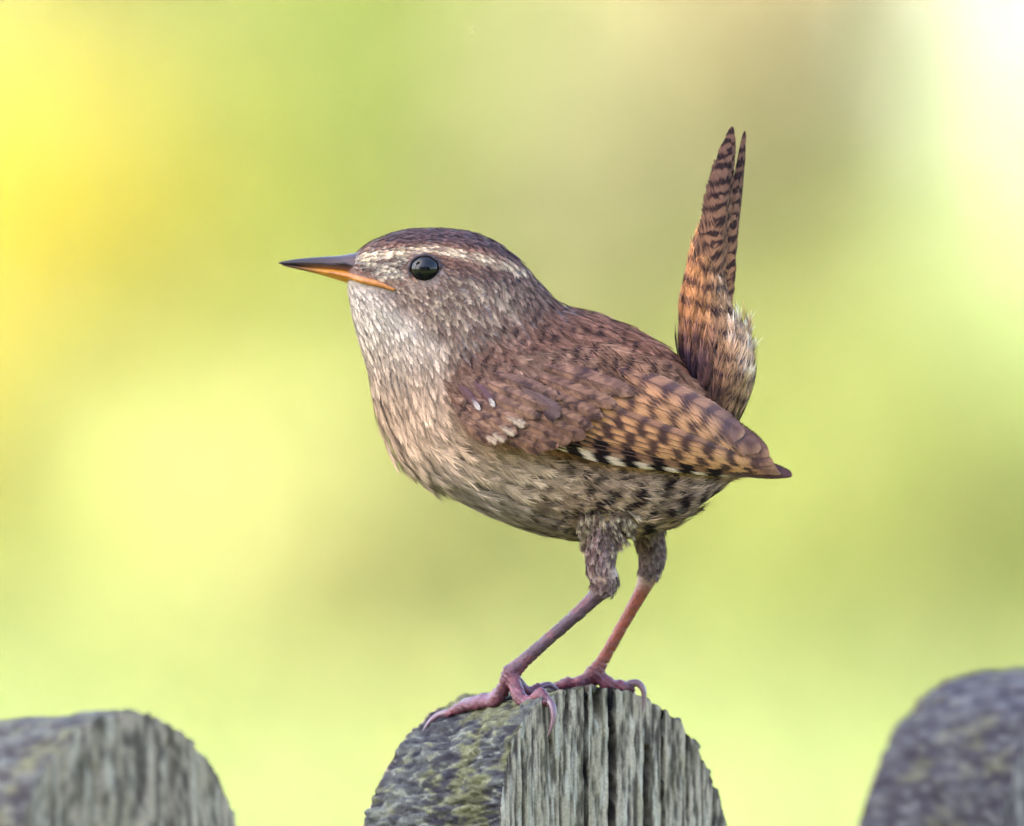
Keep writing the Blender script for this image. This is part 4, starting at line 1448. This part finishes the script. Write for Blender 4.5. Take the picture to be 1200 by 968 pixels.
def wy(off, camber=2.4):
    def f(px, py, lat, t):
        return wing_y(px, py) - off - camber * (1 - lat ** 2) + 1.6 * np.clip(lat, 0, 1)
    return f


FL = [  # root, tip, outer web, inner web, sort
    ((722, 428), (872, 507), 26, 13, 's'), ((704, 438), (891, 526), 23, 17, 's'), ((692, 450), (901, 532), 19, 19, 's'),
    ((684, 461), (906, 542), 14, 16, 's'), ((679, 471), (909, 547), 12, 15, 's'), ((674, 480), (911, 550), 11, 14, 's'),
    ((669, 488), (913, 553), 10, 14, 's'), ((665, 495), (915, 555), 8, 13, 's'),
    ((662, 501), (928, 557), 8, 13, 'p'), ((659, 507), (919, 558), 7.5, 12, 'p'), ((657, 512), (908, 557), 6.5, 11, 'p'),
    ((654, 513), (890, 554), 9.0, 11, 'p'), ((651, 516), (870, 551), 9.0, 10, 'p'), ((648, 519), (850, 548), 8.5, 10, 'p')]
for k, (a, b, wo_, wi_, sort) in enumerate(FL):
    midp = ((a[0] + b[0]) / 2, (a[1] + b[1]) / 2 + (9 if k < 3 else 10 if sort == 's' else 8))
    if k < 3:
        midp = (midp[0] + 8, midp[1] - 18)
    off = 1.0 + (13 - k) * 1.9
    cf = sec_col([0, 9, -5, 3, -8, 6, -2, 4][k], b[0], 1.0) if sort == 's' else prim_col([0, 2, -2, 3, 0, -3][k - 8], b[0], k)
    v, f, c = vane(a, midp, b, wo_, wi_, 170, cf, wy(off), 300 + k, ang=26 if sort == 's' else 20, rag=0.10 if sort == 's' else 0.08, blunt=4.5 if sort == 's' else 9.0, shaft_col=C(104, 72, 66))
    wing_part('secondary_feather' if sort == 's' else 'primary_feather', v, f, c)

# greater and median coverts
GC = [((640, 424), (742, 458)), ((628, 436), (722, 472)), ((618, 448), (706, 485)), ((608, 459), (694, 497)), ((600, 470), (686, 508)), ((592, 480), (668, 514)), ((584, 489), (654, 519)), ((574, 495), (640, 522))]


def cov_col(k, spot, base, dark):
    def f(px, py, lat, t):
        edge = fbm(px / 5, py / 5, 0 * px + k, 3, 81)
        mott = smooth(0.43, 0.55, fbm(px / 9, py / 7, 0 * px + k * 0.7, 3, 83))
        bm = smooth(0.1, 0.8, np.cos(2 * np.pi * (t * 2.6 + 0.29 * k + 0.3 * np.abs(lat) + 0.9 * (edge - 0.5)))) * 0.5 + 0.6 * mott
        c = mix3(np.broadcast_to(base, px.shape + (3,)), np.broadcast_to(dark, px.shape + (3,)), np.clip(bm, 0, 1) * 0.85)
        if spot:
            sp = smooth(0.62, 0.72, t + 0.25 * (edge - 0.5)) * smooth(0.97, 0.9, t) * smooth(0.5, 0.1, np.abs(lat - 0.15) + 0.6 * (edge - 0.5))
            c = mix3(c, np.broadcast_to(C(188, 166, 154), c.shape), sp)
        c = mix3(c, np.broadcast_to(C(186, 146, 122), c.shape), smooth(0.70, 0.95, np.abs(lat)) * 0.35 * (1 - np.clip(bm, 0, 1)))
        return c * (0.75 + 0.5 * edge)[..., None]
    return f


for k, (a, b) in enumerate(GC):
    midp = ((a[0] + b[0]) / 2 + 4, (a[1] + b[1]) / 2 + (1 if k < 4 else 4))
    v, f, c = vane(a, midp, b, 13, 15, 90, cov_col(k, False, C(140, 102, 86), C(46, 31, 40)), wy(27.0 - 0.7 * k), 340 + k, ang=34, rag=0.2, blunt=3.2)
    wing_part('greater_covert', v, f, c)
MC = [((578, 432), (660, 462)), ((568, 442), (646, 474)), ((560, 452), (632, 484)), ((552, 461), (618, 494)), ((546, 470), (606, 504)), ((541, 478), (594, 512)), ((538, 486), (584, 514))]
for k, (a, b) in enumerate(MC):
    midp = ((a[0] + b[0]) / 2 + 3, (a[1] + b[1]) / 2 + 4)
    v, f, c = vane(a, midp, b, 11, 12, 70, cov_col(k + 3, k in (3, 4, 5, 6), C(138, 104, 90), C(42, 29, 40)), wy(29.0 - 0.7 * k), 360 + k, ang=36, rag=0.22, blunt=3.0)
    wing_part('median_covert', v, f, c)
# the grey alula feather and two white tipped coverts
for k, (a, b, wo_, wi_, bc) in enumerate([((610, 448), (655, 484), 18, 14, C(104, 82, 84))]):
    v, f, c = vane(a, ((a[0] + b[0]) / 2 + 8, (a[1] + b[1]) / 2 - 4), b, wo_, wi_, 80, lambda px, py, lat, t, bc=bc: mix3(np.broadcast_to(bc, px.shape + (3,)), np.broadcast_to(C(74, 54, 62), px.shape + (3,)), smooth(0.1, 0.9, lat)), wy(28.5), 380 + k, rag=0.25, ang=34, blunt=2.2)
    wing_part('alula_feather', v, f, c)

# lesser coverts and scapulars: soft contour feathers over the front and top of the wing
r_ = np.random.default_rng(55)
n = 9000
cand = np.stack([r_.uniform(515, 800, n), r_.uniform(395, 535, n)], -1)
reg1 = inside(cand[:, 0], cand[:, 1], [(520, 446), (552, 424), (600, 410), (690, 398), (770, 418), (800, 440), (735, 446), (700, 446), (660, 456), (632, 458), (612, 470), (585, 484), (560, 494), (535, 486)], 1) > 0.5
cand = cand[reg1]
cy_ = wing_y(cand[:, 0], cand[:, 1]) - 12 - 9 * smooth(560, 620, cand[:, 0]) * smooth(770, 720, cand[:, 0])
p3 = np.column_stack([cand, cy_])
kk = dart(p3, np.full(len(p3), 8.0) + 2.5 * smooth(600, 720, p3[:, 0]))
p3 = p3[kk]
eps = 3.0
dyx = (wing_y(p3[:, 0] + eps, p3[:, 1]) - wing_y(p3[:, 0] - eps, p3[:, 1])) / (2 * eps)
dyy = (wing_y(p3[:, 0], p3[:, 1] + eps) - wing_y(p3[:, 0], p3[:, 1] - eps)) / (2 * eps)
nn = np.column_stack([dyx, dyy, -np.ones(len(p3))])
nn /= np.linalg.norm(nn, axis=1, keepdims=True)
ang_ = np.radians(30 + 14 * (fbm(p3[:, 0] / 30, p3[:, 1] / 30, 0 * p3[:, 0], 2, 5) - 0.5) * 2 - 8 * smooth(560, 700, p3[:, 0]))
d3 = np.column_stack([np.cos(ang_), np.sin(ang_), np.zeros(len(p3))])
d3 -= nn * np.sum(d3 * nn, 1, keepdims=True)
d3 /= np.linalg.norm(d3, axis=1, keepdims=True)
n = len(p3)
L = (26 + 14 * smooth(580, 720, p3[:, 0])) * r_.uniform(0.85, 1.2, n)
lf = fbm(p3[:, 0] / 22, p3[:, 1] / 22, 0 * p3[:, 0], 3, 15)
base = C(130, 100, 90) * (1 - smooth(600, 740, p3[:, 0])[:, None]) + C(148, 104, 84) * smooth(600, 740, p3[:, 0])[:, None]
base = base * (0.7 + 0.6 * lf[:, None]) * r_.uniform(0.82, 1.2, (n, 1))
V1, F1, C1 = barbs(p3, d3, nn, L, L * 0.28, 24, base, np.tile(C(38, 25, 34), (n, 1)), np.full(n, 0.6), np.full(n, 1.5), r_.random(n), np.tile(C(164, 120, 100), (n, 1)), 0.5 * r_.random(n), 97, lift=0.10, kap=np.full(n, 1 / 170), pat=back_pat)
wing_part('lesser_covert_plumage', P2W(V1), F1, C1, M_FEATHER, 'stuff')
# white spots: two small white-tipped coverts
for k, (a, b) in enumerate([((536, 446), (563, 476)), ((554, 442), (580, 472))]):
    def wc(px, py, lat, t):
        ed = fbm(px / 4, py / 4, 0 * px, 2, 85) - 0.5
        sp = smooth(0.62, 0.80, t + 0.3 * ed) * smooth(0.9, 0.4, np.abs(lat) + 0.8 * ed)
        return mix3(np.broadcast_to(C(92, 66, 74), px.shape + (3,)), np.broadcast_to(C(178, 168, 168), px.shape + (3,)), sp)
    v, f, c = vane(a, ((a[0] + b[0]) / 2 + 3, (a[1] + b[1]) / 2), b, 5.5, 5, 50, wc, wy(29.5), 390 + k, rag=0.1, ang=40, blunt=2.6)
    wing_part('white_tipped_covert', v, f, c)

# the other wing: the same feathers mirrored across the body
w2 = wing.copy()
COL.objects.link(w2)
w2.parent = wren
w2.scale = (1, -1, 1)
w2.location = (0, -2 * ORG[1], 0)
for o in wing_children:
    c = o.copy()
    COL.objects.link(c)
    c.parent = w2

# ---- tail
TF = [  # root, tip, outer web, inner web, y offset
    ((846, 440), (873, 153), 7, 8, 6.0), ((845, 440), (869, 176), 8, 8, 4.2), ((844, 440), (864, 210), 9, 9, 2.4), ((843, 440), (860, 250), 10, 10, 0.6), ((842, 440), (857, 295), 12, 12, -1.2),
    ((832, 440), (858, 148), 13, 15, -4.0), ((829, 440), (854, 160), 13, 18, -6.2), ((827, 440), (849, 186), 14, 20, -8.4), ((824, 440), (844, 224), 15, 22, -10.6), ((822, 440), (839, 270), 16, 23, -12.8)]


def tail_col(k, tipy):
    def f(px, py, lat, t):
        edge = fbm(px / 5, py / 5, 0 * px + k, 3, 91)
        w_ = np.cos(2 * np.pi * ((py + 0.25 * (px - 830) + 5 * np.abs(lat) + 16 * (edge - 0.5) + 4 * (k % 3)) / 17.0))
        bm = smooth(-0.35, 0.3, w_)
        up = smooth(330, 190, py)
        b = mix3(np.broadcast_to(C(176, 128, 100), px.shape + (3,)), np.broadcast_to(C(132, 98, 88), px.shape + (3,)), up)
        c = mix3(b, np.broadcast_to(C(36, 23, 34), px.shape + (3,)), bm * 0.92)
        c = mix3(c, np.broadcast_to(C(178, 140, 118), c.shape), smooth(0.72, 0.95, np.abs(lat)) * 0.45)
        return c * (0.8 + 0.4 * edge)[..., None] * np.array([0.74, 0.70, 0.68])
    return f


tail = None
for k, (a, b, wo_, wi_, yo) in enumerate(TF):
    midp = ((a[0] + b[0]) / 2 - (9 if k >= 5 else 5), (a[1] + b[1]) / 2)
    v, f, c = vane(a, midp, b, wo_, wi_, 170, tail_col(k, b[1]), lambda px, py, lat, t, yo=yo: yo + 3.0 * lat ** 2 + 0.10 * (px - 835), 400 + k, ang=24, rag=0.12, blunt=5)
    if tail is None:
        # fleshy stub of the tail that holds the quills
        vs, q, t_ = chain([(832, 470, 0), (833, 440, 0), (836, 405, 0), (838, 380, 0)], [14, 16, 11, 3], 14, 5)
        vs, fs_ = join([(vs, q, t_)])
        tail = bird('tail', vs, fs_, M_SKIN, colors=np.tile(C(88, 66, 64), (len(vs), 1)))
    bird('tail_feather', v, f, M_VANE, parent=tail, colors=c)
